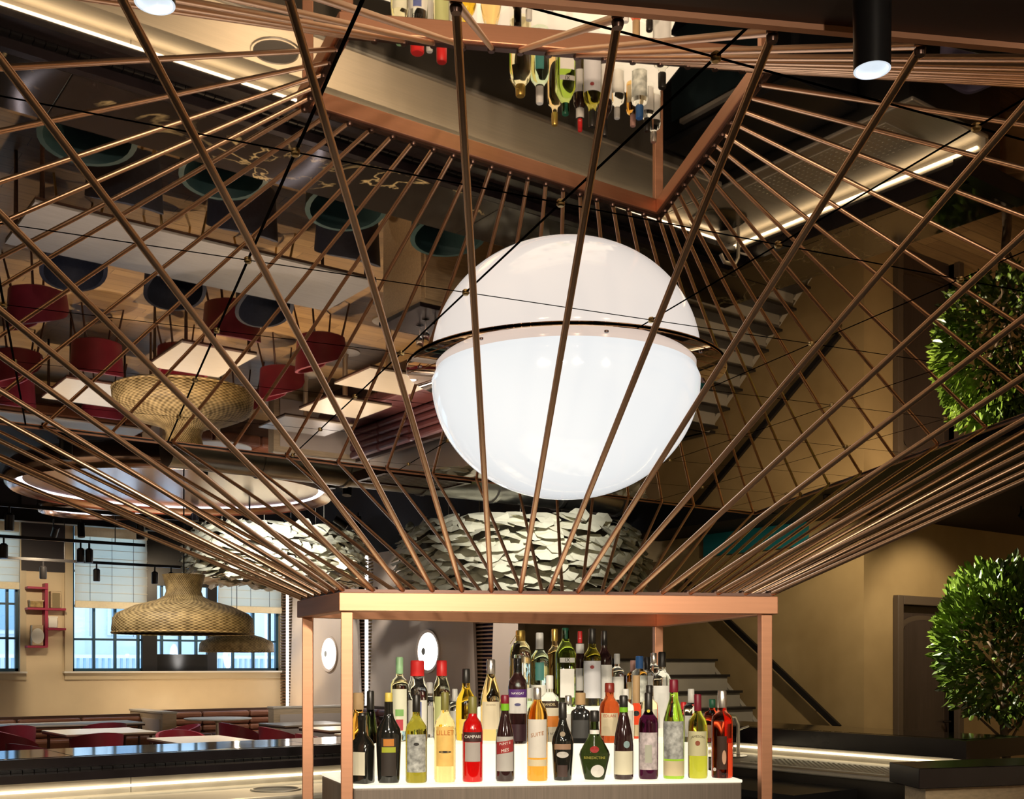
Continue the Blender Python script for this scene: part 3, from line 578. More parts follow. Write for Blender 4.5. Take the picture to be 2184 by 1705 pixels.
bottle(1357, 2, 1441, 'small round red bottle with square wooden cap and dark badge', [(.8, 0), (1, .08), (1, .36), (.8, .46), (.45, .54), (.35, .58), (.34, .9)], .038, gROS, cWOOD, (.56, .42), [(.04, .22, 1, (.75, .60, .36))], extra=x_crest(.40, .013, .012, DK, 0, 'badge'), Yd=4.72)
bottle(1412, 2, 1391, 'tall clear vodka bottle with black striped cap and frosted label', TALL, .041, gCLR, cBLK, (.82, .42), [(.10, .60, 1.1, (.85, .85, .82))], Yd=4.85)
bottle(1458, 2, 1498, 'small bright red bottle tucked behind the green one', SPIR, .030, gRED, cRED, (.8, .4), [(.1, .4, .9, (.7, .3, .25))], dt=.075)
bottle(1474, 2, 1470, 'clear bottle with tall white cap behind the whiskey', SPIR, .031, gCLR, cWHT, (.70, .42), [(.1, .5, .9, WHT)], dt=-.02)
bottle(1519, 2, 1492, 'rose bottle with dark green cap beside the feather bottle', SPIR, .034, gROS, cGRN, (.80, .40), [(.1, .4, .9, (.7, .4, .25))], dt=-.03)
# back row
def x_tag(th, h, r):
    put('swing_tag', Geo().box(-.062, -.034, -.030, -.028, h*.62, h*.82).xf(Matrix.Rotation(.12, 4, 'Y')), cBLK, th, local=True)
    put('tag_cord', Geo().tube([(-.045, -.028, h*.82), (-.02, -.02, h*.93), (.0, -.018, h*.93)], .0012, 5), cYEL, th, local=True)
bottle(1110, 3, 1345, 'pale gold round shouldered bottle with gold cap and black swing tag', [(.9, 0), (1, .02), (1, .62), (.95, .72), (.8, .80), (.45, .86), (.42, .9)], .047, gPALE, cGOLD, (.86, .44), [(.05, .3, .9, (.80, .72, .42))], extra=x_tag)
bottle(1151, 3, 1350, 'light green gin bottle with white cap and dark cross label', [(.94, 0), (1, .02), (1, .60), (.9, .68), (.55, .74), (.40, .78), (.38, .96)], .042, gLGR, cWHT, (.76, .40), [(.36, .60, .45, (.05, .22, .20)), (.05, .30, 1.0, (.78, .78, .70))])
bottle(1183, 3, 1342, 'slender honey coloured bottle beside the green vermouth', TALL, .034, gPEA, cGOLD, (.84, .42), dt=.09)
bottle(1206, 3, 1340, 'flat sided green vermouth bottle with dark green cap and white oval label', [(.94, 0), (1, .02), (1, .68), (.55, .80), (.36, .84), (.34, .97)], .043, gVER, cGRN, (.86, .38), [(.12, .48, .55, WHT), (.56, .62, .6, (.82, .82, .78))], [('IX', .59, .5, DK)], sq=4, turn=.2, dt=-.05)
bottle(1237, 3, 1347, 'dark bottle with red cap lettered LAZ over a white band', WINE, .030, gDKR, cRED, (.84, .36), [(.70, .83, 1.4, WHT), (.2, .5, 1.0, (.8, .78, .74))], [('LAZ', .90, .35, (.9, .8, .8))], dt=.06)
bottle(1263, 3, 1341, 'dark capped wine bottle with large lilac white label', [(.92, 0), (1, .02), (1, .60), (.9, .66), (.55, .72), (.40, .77), (.38, .96)], .041, gOLV, cBLK, (.80, .40), [(.10, .58, 1.15, (.72, .72, .76))], extra=x_crest(.50, .009, .008, (.35, .05, .05)), dt=-.05)
bottle(1289, 3, 1346, 'black wine bottle with plain white label next to the lilac one', [(.92, 0), (1, .02), (1, .60), (.9, .66), (.55, .72), (.40, .77), (.38, .96)], .036, gDKR, cBLK, (.80, .41), [(.08, .54, 1.2, (.85, .84, .80))])
bottle(1316, 3, 1395, 'short clear white bottle at the end of the wine bottles', SPIR, .034, gCLR, cWHT, (.8, .4), [(.1, .55, 1.1, (.85, .84, .78))])
bottle(1350, 3, 1409, 'amber miniature with pink cap left of the blue cap', SPIR, .032, gAMB, mat('pink_cap', (.62, .34, .28), .4), (.70, .42), [(.1, .5, 1, (.75, .6, .35))], dt=.07)
bottle(1364, 3, 1400, 'white printed gin bottle with bright blue cap', SPIR, .038, gCLR, mat('blue_cap', (.06, .2, .55), .35), (.74, .48), [(.05, .6, 1.1, mat('botanical_label', (.6, .62, .56), .5, noise=.5, scale=30))], dt=-.07)
bottle(1380, 3, 1402, 'clear bottle with black printed neck behind the blue cap', SPIR, .034, gCLR, cBLK, (.72, .42), [(.1, .6, 1.1, WHT)], dt=.03)
bottle(1394, 3, 1393, 'frosted clear bottle with dark rimmed tall neck by the far post', TALL, .034, gCLR, cSIL, (.80, .44), [(.1, .6, 1.1, (.85, .84, .8))], dt=.07)
# fillers between the rows
bottle(916, 2, 1456, 'stout clear bottle with white paper label between the two red caps', SPIR, .036, gCLR, cWHT, (.80, .40), [(.06, .58, 1.1, (.80, .78, .70))], Yd=4.80)
bottle(1128, 2, 1468, 'short pale bottle behind the amber whisky', SPIR, .034, gLGR, cWHT, (.80, .40), [(.06, .56, 1.1, (.76, .74, .62))], Yd=4.60)
bottle(1212, 2, 1484, 'squat white bottle beside the wooden stopper', SPIR, .034, gCLR, cSIL, (.80, .40), [(.06, .60, 1.1, (.82, .80, .74))], Yd=4.56)
bottle(1334, 2, 1470, 'clear bottle with white label behind the black wine bottle', SPIR, .036, gCLR, cWHT, (.80, .40), [(.06, .58, 1.1, (.84, .82, .76))], Yd=4.62)
bottle(1385, 2, 1462, 'straw coloured bottle behind the purple liqueur', SPIR, .036, gPALE, cBLK, (.80, .40), [(.06, .56, 1.1, (.80, .76, .62))], Yd=4.66)
# ================================================================== bar counters
bc = thing('bar_counter', 'long black marble bar counter with gold veins behind the bottle display', 'bar counter', (3, 6.2, 0))
for k in range(7): put('marble_slab', Geo().box(-2.6+k*1.3833, -2.6+(k+1)*1.3833-.003, 5.955, 6.55, 1.06, 1.11), MARB, bc, bevel=.004)
put('counter_front', Geo().box(-2.6, 7.05, 6.05, 6.42, 0, 1.06), WALN, bc)
put('upstand', Geo().box(-2.6, 6.49, 5.90, 5.955, 1.0, 1.108), DRK, bc)
put('dark_ledge', Geo().box(-2.6, 6.3, 5.72, 5.90, 1.005, 1.045), DRK, bc)
ribm = None
for k in range(150):
    g = Geo().box(-.028, .022, 5.845, 5.905, 0, .012); x = -1.0+k*.055
    if ribm is None:
        o = put('mat_rib', g, BLK, bc); ribm = o.data; o.location = (o.location.x+x, o.location.y, 1.046)
    else:
        o = bpy.data.objects.new('mat_rib', ribm); COL.objects.link(o); o.parent = bc; o.location = (x, 0, 1.046)
ws = thing('steel_worktop', 'brushed steel bartender worktop with a warm light strip under the counter edge', 'worktop', (2, 5.5, 0))
for k in range(4): put('splash_panel', Geo().box(-2.6+k*2.2, -2.6+(k+1)*2.2-.004, 5.80, 5.86, .92, 1.005), STEEL, ws)
put('light_strip', Geo().box(-2.6, 6.2, 5.788, 5.80, .950, .962), LED, ws)
put('work_surface', Geo().box(-2.6, 5.6, 5.2, 5.81, .88, .92), STEEL, ws, bevel=.012)
put('front_panel', Geo().box(-2.6, 5.6, 5.24, 5.80, .1, .88), mat('warm_grey_panel', (.22, .19, .15), .4, .3), ws)
rc = thing('bar_counter', 'short black marble counter running past the round tree', 'bar counter', (6.8, 4.9, 0))
put('marble_slab', Geo().box(6.49, 7.08, 3.95, 5.95, 1.06, 1.11), MARB, rc, bevel=.004)
put('counter_front', Geo().box(6.6, 6.98, 4.0, 6.05, 0, 1.06), WALN, rc)
put('upstand', Geo().box(6.42, 6.49, 3.92, 5.90, .99, 1.108), DRK, rc)
put('end_cap', Geo().box(6.35, 7.1, 3.86, 3.95, .99, 1.108), DRK, rc)
rs = thing('steel_sink_unit', 'steel sink unit with round basin, tap and perforated drainer', 'sink', (6, 4.9, 0))
SX, SY = rf(1490, 430, .92)
put('drainer_top', Geo().box(5.62, 6.42, 3.75, 6.0, .89, .92), STEEL, rs, bevel=.01)
put('splash_panel', Geo().box(6.38, 6.42, 3.75, 5.85, .92, .99), STEEL, rs)
put('light_strip', Geo().box(6.366, 6.38, 3.8, 5.8, .957, .969), LED, rs)
put('front_panel', Geo().box(5.66, 6.40, 3.8, 5.95, .1, .89), mat('steel_dark', (.12, .11, .10), .35, .8), rs)
put('basin', Geo().lathe([(.21, .004), (.19, .006), (.17, -.002), (.155, .0015), (.0, .0012)], 40, (5.98, 5.60, .92)), mat('basin_steel', (.30, .28, .25), .2, 1), rs, True)
tp = put('tap', Geo().tube([(6.22, 5.62, .92), (6.22, 5.62, 1.14), (6.18, 5.62, 1.20), (6.06, 5.61, 1.21), (6.02, 5.61, 1.16)], .014), STEEL, rs, True)
put('tap_lever', Geo().tube([(6.22, 5.62, 1.10), (6.27, 5.56, 1.13)], .008), STEEL, tp, True)
put('drain_tray', Geo().box(5.72, 6.12, 4.0, 5.15, .92, .926), mat('tray_steel', (.85, .79, .66), .35, .4), rs)
hole = None
g = Geo()
for i in range(9):
    for j in range(26): g.lathe([(.009, 0), (.006, .003), (0, .0035)], 6, (5.75+i*.042, 4.03+j*.042, .926))
o = put('tray_studs', g, STEEL, rs, True); o['kind'] = 'stuff'
bn = thing('waste_bin', 'tall lilac plastic waste bin beside the sink unit', 'bin', (5.9, 3.5, 0))
put('tub', Geo().lathe([(.14, 0), (.18, .74), (.195, .74), (.195, .78), (.17, .78), (.13, .02), (0, .02)], 24, (5.9, 3.5, 0), sq=6), LILAC, bn, True)
put('foot_ring', Geo().lathe([(.145, .0), (.15, .05)], 24, (5.9, 3.5, 0), sq=6), BLK, bn, True)
# dark slab of the near return with oak body
def cw(L): return [c2w(*p) for p in L]
nr = thing('service_counter', 'thick dark slab counter end on a pale oak body', 'counter', (*c2w(2.6, 5.5), 0))
put('slab', Geo().prism(cw([(1.835, 5.36), (1.855, 5.02), (4.2, 5.72), (4.2, 6.15)]), 1.015, 1.11), DRK, nr, bevel=.004)
put('body', Geo().prism(cw([(1.89, 5.30), (1.91, 5.09), (4.15, 5.76), (4.15, 6.05)]), 0, 1.015), OAK, nr)
cx_, cy_ = dep(1750, 6.6)
fr = thing('bar_fridge', 'glass door bar fridge with bottles glimpsed under the sink', 'fridge', (5.3, 4.75, 0))
put('cabinet', Geo().box(5.0, 5.58, 4.1, 5.15, .0, .84), mat('fridge_black', (.03, .03, .032), .3, .3), fr)
fd_ = put('door', Geo().box(4.975, 5.0, 4.12, 5.13, .08, .80), BLK, fr); put('door_glass', Geo().box(4.968, 4.976, 4.2, 5.05, .16, .72), mat('fridge_glass', (.02, .035, .04), .1), fd_); put('handle', Geo().box(4.94, 4.975, 4.3, 4.95, .75, .775), STEEL, fd_)
# recessed ice well in the steel worktop
ib = thing('ice_well', 'dark round ice well with a steel rim sunk in the worktop', 'ice well', (2.45, 5.45, .92))
put('well', Geo().lathe([(.115, .003), (.11, .001), (0, .0012)], 28, (2.45, 5.45, .92)), BLK, ib, True)
put('rim', Geo().lathe([(.115, .001), (.12, .008), (.13, .008), (.135, .001)], 28, (2.45, 5.45, .92), cap=False), STEEL, ib, True)
# ================================================================== seats and tables
def shell(r, z0, zs, zt, a_open, th=.035, flare=1.08):
    """tub backrest: curved wall, open to the front (local +y)"""
    g = Geo(); n = 20; v = []; a0, a1 = math.pi/2+a_open, math.pi*2.5-a_open
    for i in range(n+1):
        a = a0+(a1-a0)*i/n; k = math.sin(math.pi*i/n)**.6; top = zs+(zt-zs)*k
        for rr, z in ((r, z0), (r*flare, top), (r*flare-th, top), (r-th, z0)): v.append((rr*math.cos(a), rr*math.sin(a), z))
    f = []
    for i in range(n):
        for j in range(4): f.append((4*i+j, 4*i+4+j, 4*i+4+(j+1) % 4, 4*i+(j+1) % 4))
    f += [(3, 2, 1, 0), (4*n, 4*n+1, 4*n+2, 4*n+3)]
    return g.add(v, f)
def make_chair(name, label, cat, body, pad, legm, seat=.45, back=.80, r=.27, loc=(0, 0, 0), rz=0, group=None, ring=False, aopen=.8):
    t = thing(name, label, cat, (0, 0, 0), 0, group)
    put('backrest', shell(r, seat-.06, seat+.10, back, aopen), body, t, True, local=True)
    put('seat_shell', Geo().lathe([(r*.72, seat-.09), (r*.96, seat-.06), (r, seat), (0, seat)], 28), body, t, True, local=True)
    put('seat_pad', Geo().lathe([(r*.86, seat), (r*.9, seat+.02), (r*.84, seat+.045), (0, seat+.05)], 28), pad, t, True, local=True)
    for sx in (-1, 1):
        for sy in (-1, 1):
            put('leg', Geo().tube([(sx*r*.62, sy*r*.62, seat-.07), (sx*r*.85, sy*r*.85, 0)], [.014, .010], 8), legm, t, True, local=True)
    if ring: put('foot_ring', Geo().tube([(r*.76*math.cos(a), r*.76*math.sin(a), .28) for a in [2*math.pi*i/20 for i in range(21)]], .009, 6), legm, t, True, local=True)
    t.location = loc; t.rotation_euler = (0, 0, rz); OFF[t.name] = Vector(loc); return t
PI = math.pi
st0 = make_chair('bar_stool', 'teal tub bar stool furthest from the waiter station along the counter', 'bar stool', TEAL, TEAL, BRASS, .76, 1.0, .27, (1.02, 6.97, 0), PI, 'teal stools along the counter', True)
for u, w_ in ((1.90, 'fourth'), (2.77, 'third'), (3.67, 'second'), (4.53, 'first')): dup(st0, (u, 6.97, 0), PI, 'teal tub bar stool at the counter, %s from the waiter station' % w_)
nv = make_chair('dining_chair', 'navy tub chair on the counter side of the communal table, furthest from the waiter station', 'chair', NAVY, NAVY, BRASS, .45, .82, .26, (2.55, 8.38, 0), 0, 'navy chairs, counter side')
for u, w_ in ((3.48, 'middle one of three'), (4.42, 'nearest the waiter station')): dup(nv, (u, 8.38, 0), 0, 'navy tub chair on the counter side of the communal table, '+w_)
for u, w_ in ((2.62, 'furthest from the waiter station'), (3.52, 'middle one of three'), (4.40, 'nearest the waiter station')): dup(nv, (u, 10.05, 0), PI, 'navy tub chair on the window side of the communal table, '+w_, 'navy chairs, window side')
def table(name, label, u0, u1, v0, v1, m, z=.75, legs='four', group=None, edge=WALN):
    t = thing(name, label, 'table', ((u0+u1)/2, (v0+v1)/2, 0), 0, group)
    put('table_top', Geo().box(u0, u1, v0, v1, z-.022, z), m, t, bevel=.003)
    put('edge_band', Geo().box(u0+.004, u1-.004, v0+.004, v1-.004, z-.045, z-.022), edge, t)
    if legs == 'four':
        for x in (u0+.07, u1-.07):
            for y in (v0+.07, v1-.07): put('leg', Geo().tube([(x, y, z-.04), (x, y, 0)], [.02, .014], 8), edge, t, True)
    else:
        cx, cy = (u0+u1)/2, (v0+v1)/2
        put('pedestal', Geo().lathe([(.2, 0), (.2, .012), (.05, .035), (.035, .1), (.035, z-.06), (.09, z-.045)], 20, (cx, cy, 0)), STEEL, t, True)
    return t
cmt = table('communal_table', 'long pale grey communal table with dark edge near the counter', 1.98, 4.86, 8.66, 9.66, GTAB)
table('dining_table', 'square cream table between the communal table and the wicker lamp', 4.1, 4.95, 11.5, 12.65, WTAB)
table('dining_table', 'square pale table behind the big wicker lamp with red chairs', 3.5, 4.6, 13.75, 14.95, WTAB)
table('dining_table', 'cream table closest to the ribbed booth near the staircase', 6.2, 7.2, 11.2, 12.1, WTAB, legs='ped')
table('dining_table', 'cream table in the middle of the ribbed booth row', 6.44, 7.36, 12.7, 13.6, WTAB, legs='ped')
table('dining_table', 'cream table at the window end of the ribbed booth row', 6.45, 7.5, 14.05, 14.95, WTAB, legs='ped')
table('dining_table', 'long white table along the window banquette', 2.6, 5.2, 16.1, 16.95, WHITE)
rt = thing('round_table', 'round white table by the leather booth under the window', 'table', (6.55, 16.75, 0))
put('table_top', Geo().lathe([(.50, .725), (.52, .735), (.52, .75), (0, .75)], 40, (6.55, 16.75, 0)), WHITE, rt, True)
put('pedestal', Geo().lathe([(.22, 0), (.22, .012), (.05, .035), (.035, .1), (.035, .68), (.1, .726)], 20, (6.55, 16.75, 0)), STEEL, rt, True)
rd = make_chair('dining_chair', 'red tub chair with coral seat on the communal side of the square cream table', 'chair', RED, CORAL, GUN, .45, .80, .28, (4.5, 11.12, 0), 0, None)
for (u, v, rz, lb) in ((4.62, 12.96, PI, 'red tub chair with coral seat on the window side of the square cream table'),
                       (2.75, 11.9, -1.2, 'red tub chair with coral seat standing alone left of the square cream table'),
                       (3.75, 13.38, 0, 'red tub chair with coral seat tucked before the table behind the wicker lamp'),
                       (3.1, 14.35, -PI/2, 'red tub chair at the shelf end of the table behind the wicker lamp'),
                       (5.05, 14.35, PI/2, 'red tub chair at the booth end of the table behind the wicker lamp'),
                       (5.78, 11.6, -PI/2, 'red tub chair with coral seat facing the booth table nearest the staircase'),
                       (6.0, 13.15, -PI/2, 'red tub chair with coral seat facing the middle booth table'),
                       (6.0, 14.5, -PI/2, 'red tub chair with coral seat facing the window end booth table'),
                       (3.3, 15.7, 0, 'red tub chair with coral seat at the shelf end of the long white table'),
                       (4.5, 15.7, 0, 'red tub chair with coral seat at the booth end of the long white table')):
    dup(rd, (u, v, 0), rz, lb)
def banquette(label, along, a0, a1, b0, b1, h=.86, cushions=4, m=LEATH, rows=3):
    """along 'x': runs in x with its back at b1; along 'y': runs in y with its back at b1 (x)"""
    t = thing('banquette', label, 'bench', (((a0+a1)/2, (b0+b1)/2, 0) if along == 'x' else ((b0+b1)/2, (a0+a1)/2, 0)))
    def bx(p0, p1, q0, q1, z0, z1): return Geo().box(p0, p1, q0, q1, z0, z1) if along == 'x' else Geo().box(q0, q1, p0, p1, z0, z1)
    put('plinth', bx(a0, a1, b0+.05, b1, 0, .28), WALN, t)
    put('back_board', bx(a0, a1, b1-.08, b1, .28, h), WALN, t)
    n = cushions
    for k in range(n):
        p0 = a0+(a1-a0)*k/n+.008; p1 = a0+(a1-a0)*(k+1)/n-.008
        put('seat_cushion', bx(p0, p1, b0, b1-.16, .28, .46), m, t, bevel=.04)
        for j in range(rows):
            z0 = .46+(h-.50)*j/rows; put('back_cushion', bx(p0, p1, b1-.2, b1-.08, z0+.004, z0+(h-.5)/rows), m, t, bevel=.035)
    return t
banquette('brown leather banquette under the shelf side window', 'x', 1.0, 5.7, 17.3, 18.0, .80, 5)
banquette('brown leather corner booth bench under the wide window', 'x', 5.97, 8.5, 17.6, 18.3, .84, 3)
banquette('ribbed plum leather booth bench along the lamp wall', 'y', 11.0, 15.6, 7.7, 8.45, .95, 5, mat('plum_leather', (.16, .06, .07), .4, noise=.15, scale=8), 4)
def divider(label, x0, x1, y0, y1, h):
    t = thing('booth_divider', label, 'partition', ((x0+x1)/2, (y0+y1)/2, 0))
    put('panel', Geo().box(x0, x1, y0, y1, 0, h-.03), OAK, t); put('cap_rail', Geo().box(x0-.015, x1+.015, y0-.015, y1+.015, h-.03, h), mat('cap_'+label[:9], (.62, .55, .45), .4), t, bevel=.004)
    put('inset_panel', Geo().box(x0+.1, x1-.1, y0-.012, y0, .1, h-.12) if x1-x0 > y1-y0 else Geo().box(x0-.012, x0, y0+.1, y1-.1, .1, h-.12), PANEL, t)
divider('pale wood booth divider left of the corner booth', 5.72, 5.94, 16.9, 18.5, .86)
divider('pale wood booth divider behind the plum bench end', 7.0, 8.5, 15.65, 15.85, .95)
sc_ = thing('service_station', 'pale wood waiter station with dark top and glassware', 'cabinet', (5.4, 8.4, 0))
put('carcass', Geo().box(4.95, 5.95, 8.05, 8.7, 0, 1.08), OAK, sc_); put('top', Geo().box(4.92, 5.98, 8.02, 8.73, 1.08, 1.12), DRK, sc_, bevel=.004)
for k in range(2):
    d_ = put('door', Geo().box(4.98+k*.49, 5.43+k*.49, 8.03, 8.05, .08, 1.04), OAK, sc_, bevel=.004); put('knob', Geo().lathe([(0, 0), (.012, .004), (.012, .012), (0, .016)], 10, (5.40+k*.06, 8.02, .8)), BRASS, d_, True)
wgp = [(.032, 0), (.034, .004), (.006, .012), (.005, .08), (.02, .10), (.036, .14), (.030, .19), (.028, .19), (.033, .14), (.0, .105)]
wg0 = thing('wine_glass', 'clear stemmed wine glass on the waiter station', 'glass', (5.15, 8.3, 1.12), 0, 'glasses on the waiter station'); put('bowl_and_stem', Geo().lathe(wgp, 16), glass((.95, .95, .95), .02), wg0, True, local=True)
for x, y in ((5.28, 8.35), (5.2, 8.48), (5.4, 8.3), (5.5, 8.45)): dup(wg0, (x, y, 1.12), 0)
# ================================================================== lamps over the room
def wicker(px, Y, zr, label, power):
    x, y = dep(px, Y); t = thing('wicker_pendant', label, 'pendant lamp', (x, y, zr))
    o = put('shade', Geo().lathe([(.575, .0), (.585, .03), (.575, .13), (.54, .17), (.40, .235), (.22, .285), (.16, .32), (.145, .36), (.155, .42), (.178, .50), (.170, .50), (.146, .42), (.137, .36), (.15, .315), (.21, .275), (.39, .225), (.53, .16), (.563, .125), (.565, .0)], 64), WICK, t, True, local=True)
    put('rim_hoop', Geo().tube([(.58*math.cos(a), .58*math.sin(a), .004) for a in [2*PI*i/48 for i in range(49)]], .010, 6), WICK, t, True, local=True)
    put('bulb', Geo().lathe([(0, .10), (.05, .12), (.06, .17), (.03, .22), (.02, .26)], 16), mat('bulb_'+label[:5], (1, .9, .7), .4, emit=5, col2=(1, .82, .55)), t, True, local=True)
    put('cable', Geo().tube([(0, 0, .26), (0, 0, 4.6-zr)], .006, 6), BLK, t, local=True)
    lamp('pendant_light', 'POINT', (x, y, zr+.05), power, (1, .80, .52), t, size=.06)
wicker(392, 9.4, zz(1352, 9.4), 'large woven wicker pendant lamp with flared neck over the dining floor', 50)
wicker(505, 17.6, zz(1391, 17.6), 'distant wicker pendant lamp by the corner window', 60)
def saucer(px, Y, z, r, label):
    x, y = dep(px, Y); t = thing('saucer_pendant', label, 'pendant lamp', (x, y, z))
    put('rim', Geo().lathe([(r*.93, .03), (r*.955, -.03), (r*.98, -.05), (r, -.02), (r*1.01, .06), (r*.985, .16), (r*.93, .21), (r*.6, .26), (0, .28)], 80), mat('rose_metal_'+label[:5], (.62, .44, .38), .18, 1), t, True, local=True)
    put('dish', Geo().lathe([(r*.94, .035), (r*.8, .11), (r*.5, .15), (0, .16)], 80), mat('satin_dish_'+label[:5], (.62, .55, .62), .3, .25), t, True, local=True)
    put('led_ring', Geo().lathe([(r*.90, .028), (r*.925, .020), (r*.93, .032)], 80, cap=False), mat('ring_led_'+label[:5], (.8, .85, 1), .5, emit=2.2, col2=(.86, .86, 1)), t, True, local=True)  # glowing ring added to brighten the dish from below
    for k in range(3):
        a = k*2*PI/3+.4; put('wire', Geo().tube([(r*.7*math.cos(a), r*.7*math.sin(a), .24), (r*.7*math.cos(a), r*.7*math.sin(a), 4.6-z)], .006, 5), BLK, t, local=True)
saucer(375, 11.0, 3.33, 1.56, 'huge polished rose saucer hanging beyond the mirrored ceiling')
saucer(200, 15.6, 3.78, .74, 'smaller blue lit saucer behind the huge one')
def cloud(px, Y, z0, z1, r, label, n_side):
    x, y = dep(px, Y); t = thing('petal_cloud_pendant', label, 'chandelier', (x, y, z0))
    meshes = []
    for k in range(4):
        n = 9; v = [(0, 0, .012)]; rnd = random.Random(k+3)
        for i in range(n):
            a = 2*PI*i/n; rr = .105*(.8+.4*rnd.random()); v.append((rr*math.cos(a)*1.35, rr*math.sin(a), .03*(rnd.random()-.5)+.02*math.sin(2*a)))
        me = bpy.data.meshes.new('petal'); me.from_pydata(v, [], [(0, i+1, (i+1) % n+1) for i in range(n)]); me.materials.append(PAPER); meshes.append(me)
    put('core_drum', Geo().lathe([(r*.80, .08), (r*.84, .10), (r*.84, z1-z0-.1), (r*.8, z1-z0-.08)], 48), mat('core_'+label[:5], (.16, .15, .12), .7, noise=.2, scale=9), t, True, local=True)  # dark colour stands for the shade in the gaps between petals
    ca = math.atan2(-y, -x); rest = Geo(); cnt = 0
    rows = 9
    allp = []
    for j in range(rows):
        for i in range(n_side):
            a = 2*PI*(i+.5*(j % 2))/n_side+random.uniform(-.03, .03); zf = (j+.5)/rows
            rad = r*(.88+.10*math.sin(zf*PI))+random.uniform(-.04, .04)
            M = Matrix.Translation((rad*math.cos(a), rad*math.sin(a), (z1-z0)*zf+random.uniform(-.025, .025))) @ Matrix.Rotation(a+PI/2, 4, 'Z') @ Matrix.Rotation(random.uniform(.25, 1.0), 4, 'X') @ Matrix.Rotation(random.uniform(-.25, .25), 4, 'Y')
            d = math.cos(a-ca); allp.append((-d, M))
    for i in range(n_side*2):
        a = random.uniform(0, 2*PI); rad = r*math.sqrt(random.uniform(.15, .95))
        M = Matrix.Translation((rad*math.cos(a), rad*math.sin(a), random.uniform(-.03, .05))) @ Matrix.Rotation(a, 4, 'Z') @ Matrix.Rotation(random.uniform(-.4, .4), 4, 'X'); allp.append((.9, M))
    allp.sort(key=lambda q: q[0])
    for k, (d, M) in enumerate(allp):
        me = meshes[k % 4]
        if k < 300:
            o = bpy.data.objects.new('petal', me); COL.objects.link(o); o.parent = t; o.matrix_local = M
        else: rest.add([M @ v_.co for v_ in me.vertices], [tuple(p.vertices) for p in me.polygons])
    if rest.v: put('far_petals', rest, PAPER, t, local=True)['kind'] = 'stuff'
    for k in range(5):
        a = k*2*PI/5+.3; put('wire', Geo().tube([(r*.6*math.cos(a), r*.6*math.sin(a), z1-z0-.1), (r*.6*math.cos(a), r*.6*math.sin(a), 4.6-z0)], .005, 5), STEEL, t, local=True)
    return (x, y)
c1 = cloud(1110, 11.9, 2.24, 3.08, 1.33, 'cream paper petal cloud chandelier just above the copper frame', 44)
c2 = cloud(590, 15.0, 2.72, 3.42, 1.20, 'bright white paper petal cloud chandelier by the corner window', 40)
# tracks, duct, vent
def track(label, x0, x1, y, z, heads, glow=()):
    t = thing('light_track', label, 'light track', ((x0+x1)/2, y, z)); put('rail', Geo().box(x0, x1, y-.02, y+.02, z, z+.04), BLK, t)
    for x in (x0+.4, (x0+x1)/2, x1-.4): put('drop_rod', Geo().tube([(x, y, z+.04), (x, y, 4.6)], .006, 6), BLK, t)
    for k, x in enumerate(sorted(heads)):
        h = thing('track_spotlight', 'black spotlight, %s from the left wall on the %s' % (('first', 'second', 'third', 'fourth')[k], label.split(' ', 2)[2]), 'spotlight', (x, y, z), 0, 'spots on the '+label.split(' ', 2)[2])
        put('stem', Geo().tube([(x, y, z), (x, y, z-.08)], .012, 8), BLK, h)
        put('barrel', Geo().lathe([(.045, 0), (.05, .01), (.05, .17), (.03, .19)], 20, (x, y, z-.26)), BLK, h, True)
        put('lens', Geo().lathe([(.04, .002), (0, .004)], 16, (x, y, z-.262), cap=False), mat('spot_lens_%d_%d' % (int(y*10), k), (1, .95, .85), .4, emit=4, col2=(1, .9, .75)), h)
def ux(px, v): return onv(px, v)[0]
track('black track rail close to the window wall', 0, 8.6, 17.0, zz(1195, 15.9), [ux(92, 17), ux(206, 17), ux(365, 17), ux(330, 17)])
track('black track rail before the petal clouds', 0, 4.9, 15.2, zz(1150, 14.2), [ux(8, 15.2), ux(172, 15.2), ux(190, 15.2)])
track('black track rail over the red chairs', 0, 4.9, 13.0, zz(1085, 12.2), [ux(20, 13), ux(300, 13)])
track('black track rail over the communal table', 1, 5.6, 9.05, 3.45, [2.3, 3.4, 4.6])
bm_ = thing('ceiling_beam', 'black steel beam crossing above the window tracks', 'beam', (4, 17.6, 3.6)); put('web', Geo().box(-2, 8.9, 17.55, 17.6, zz(1110, 16.4), zz(1076, 16.4)), BLK, bm_); put('flange', Geo().box(-2, 8.9, 17.48, 17.67, zz(1112, 16.4), zz(1110, 16.4)), BLK, bm_)
du = thing('air_duct', 'dark round metal air duct above the petal cloud', 'duct', (5, 8.6, 3.6)); dm = mat('galvanised_dark', (.34, .33, .31), .28, .95, noise=.3, scale=3)
for k in range(6): put('duct_section', Geo().tube([(3.0+k*.8, 8.75, 3.36), (3.77+k*.8, 8.75, 3.36)], .19, 24), dm, du, True); put('duct_flange', Geo().tube([(3.765+k*.8, 8.75, 3.36), (3.805+k*.8, 8.75, 3.36)], .205, 24), dm, du, True)
vt = thing('air_vent', 'dark slatted ceiling vent beside the air duct', 'vent', (*dep(880, 9.2), zz(1030, 9.2)))
vx, vy = dep(880, 9.2); vz = zz(1030, 9.2); put('frame', Geo().box(vx-.42, vx+.42, vy-.26, vy-.22, vz, vz+.08).box(vx-.42, vx+.42, vy+.22, vy+.26, vz, vz+.08).box(vx-.42, vx-.38, vy-.22, vy+.22, vz, vz+.08).box(vx+.38, vx+.42, vy-.22, vy+.22, vz, vz+.08), GUN, vt)
for k in range(8): put('slat', Geo().box(vx-.38, vx+.38, vy-.20+k*.052, vy-.175+k*.052, vz+.01, vz+.05), mat('vent_slat_%d' % k, (.3, .29, .28), .5), vt)
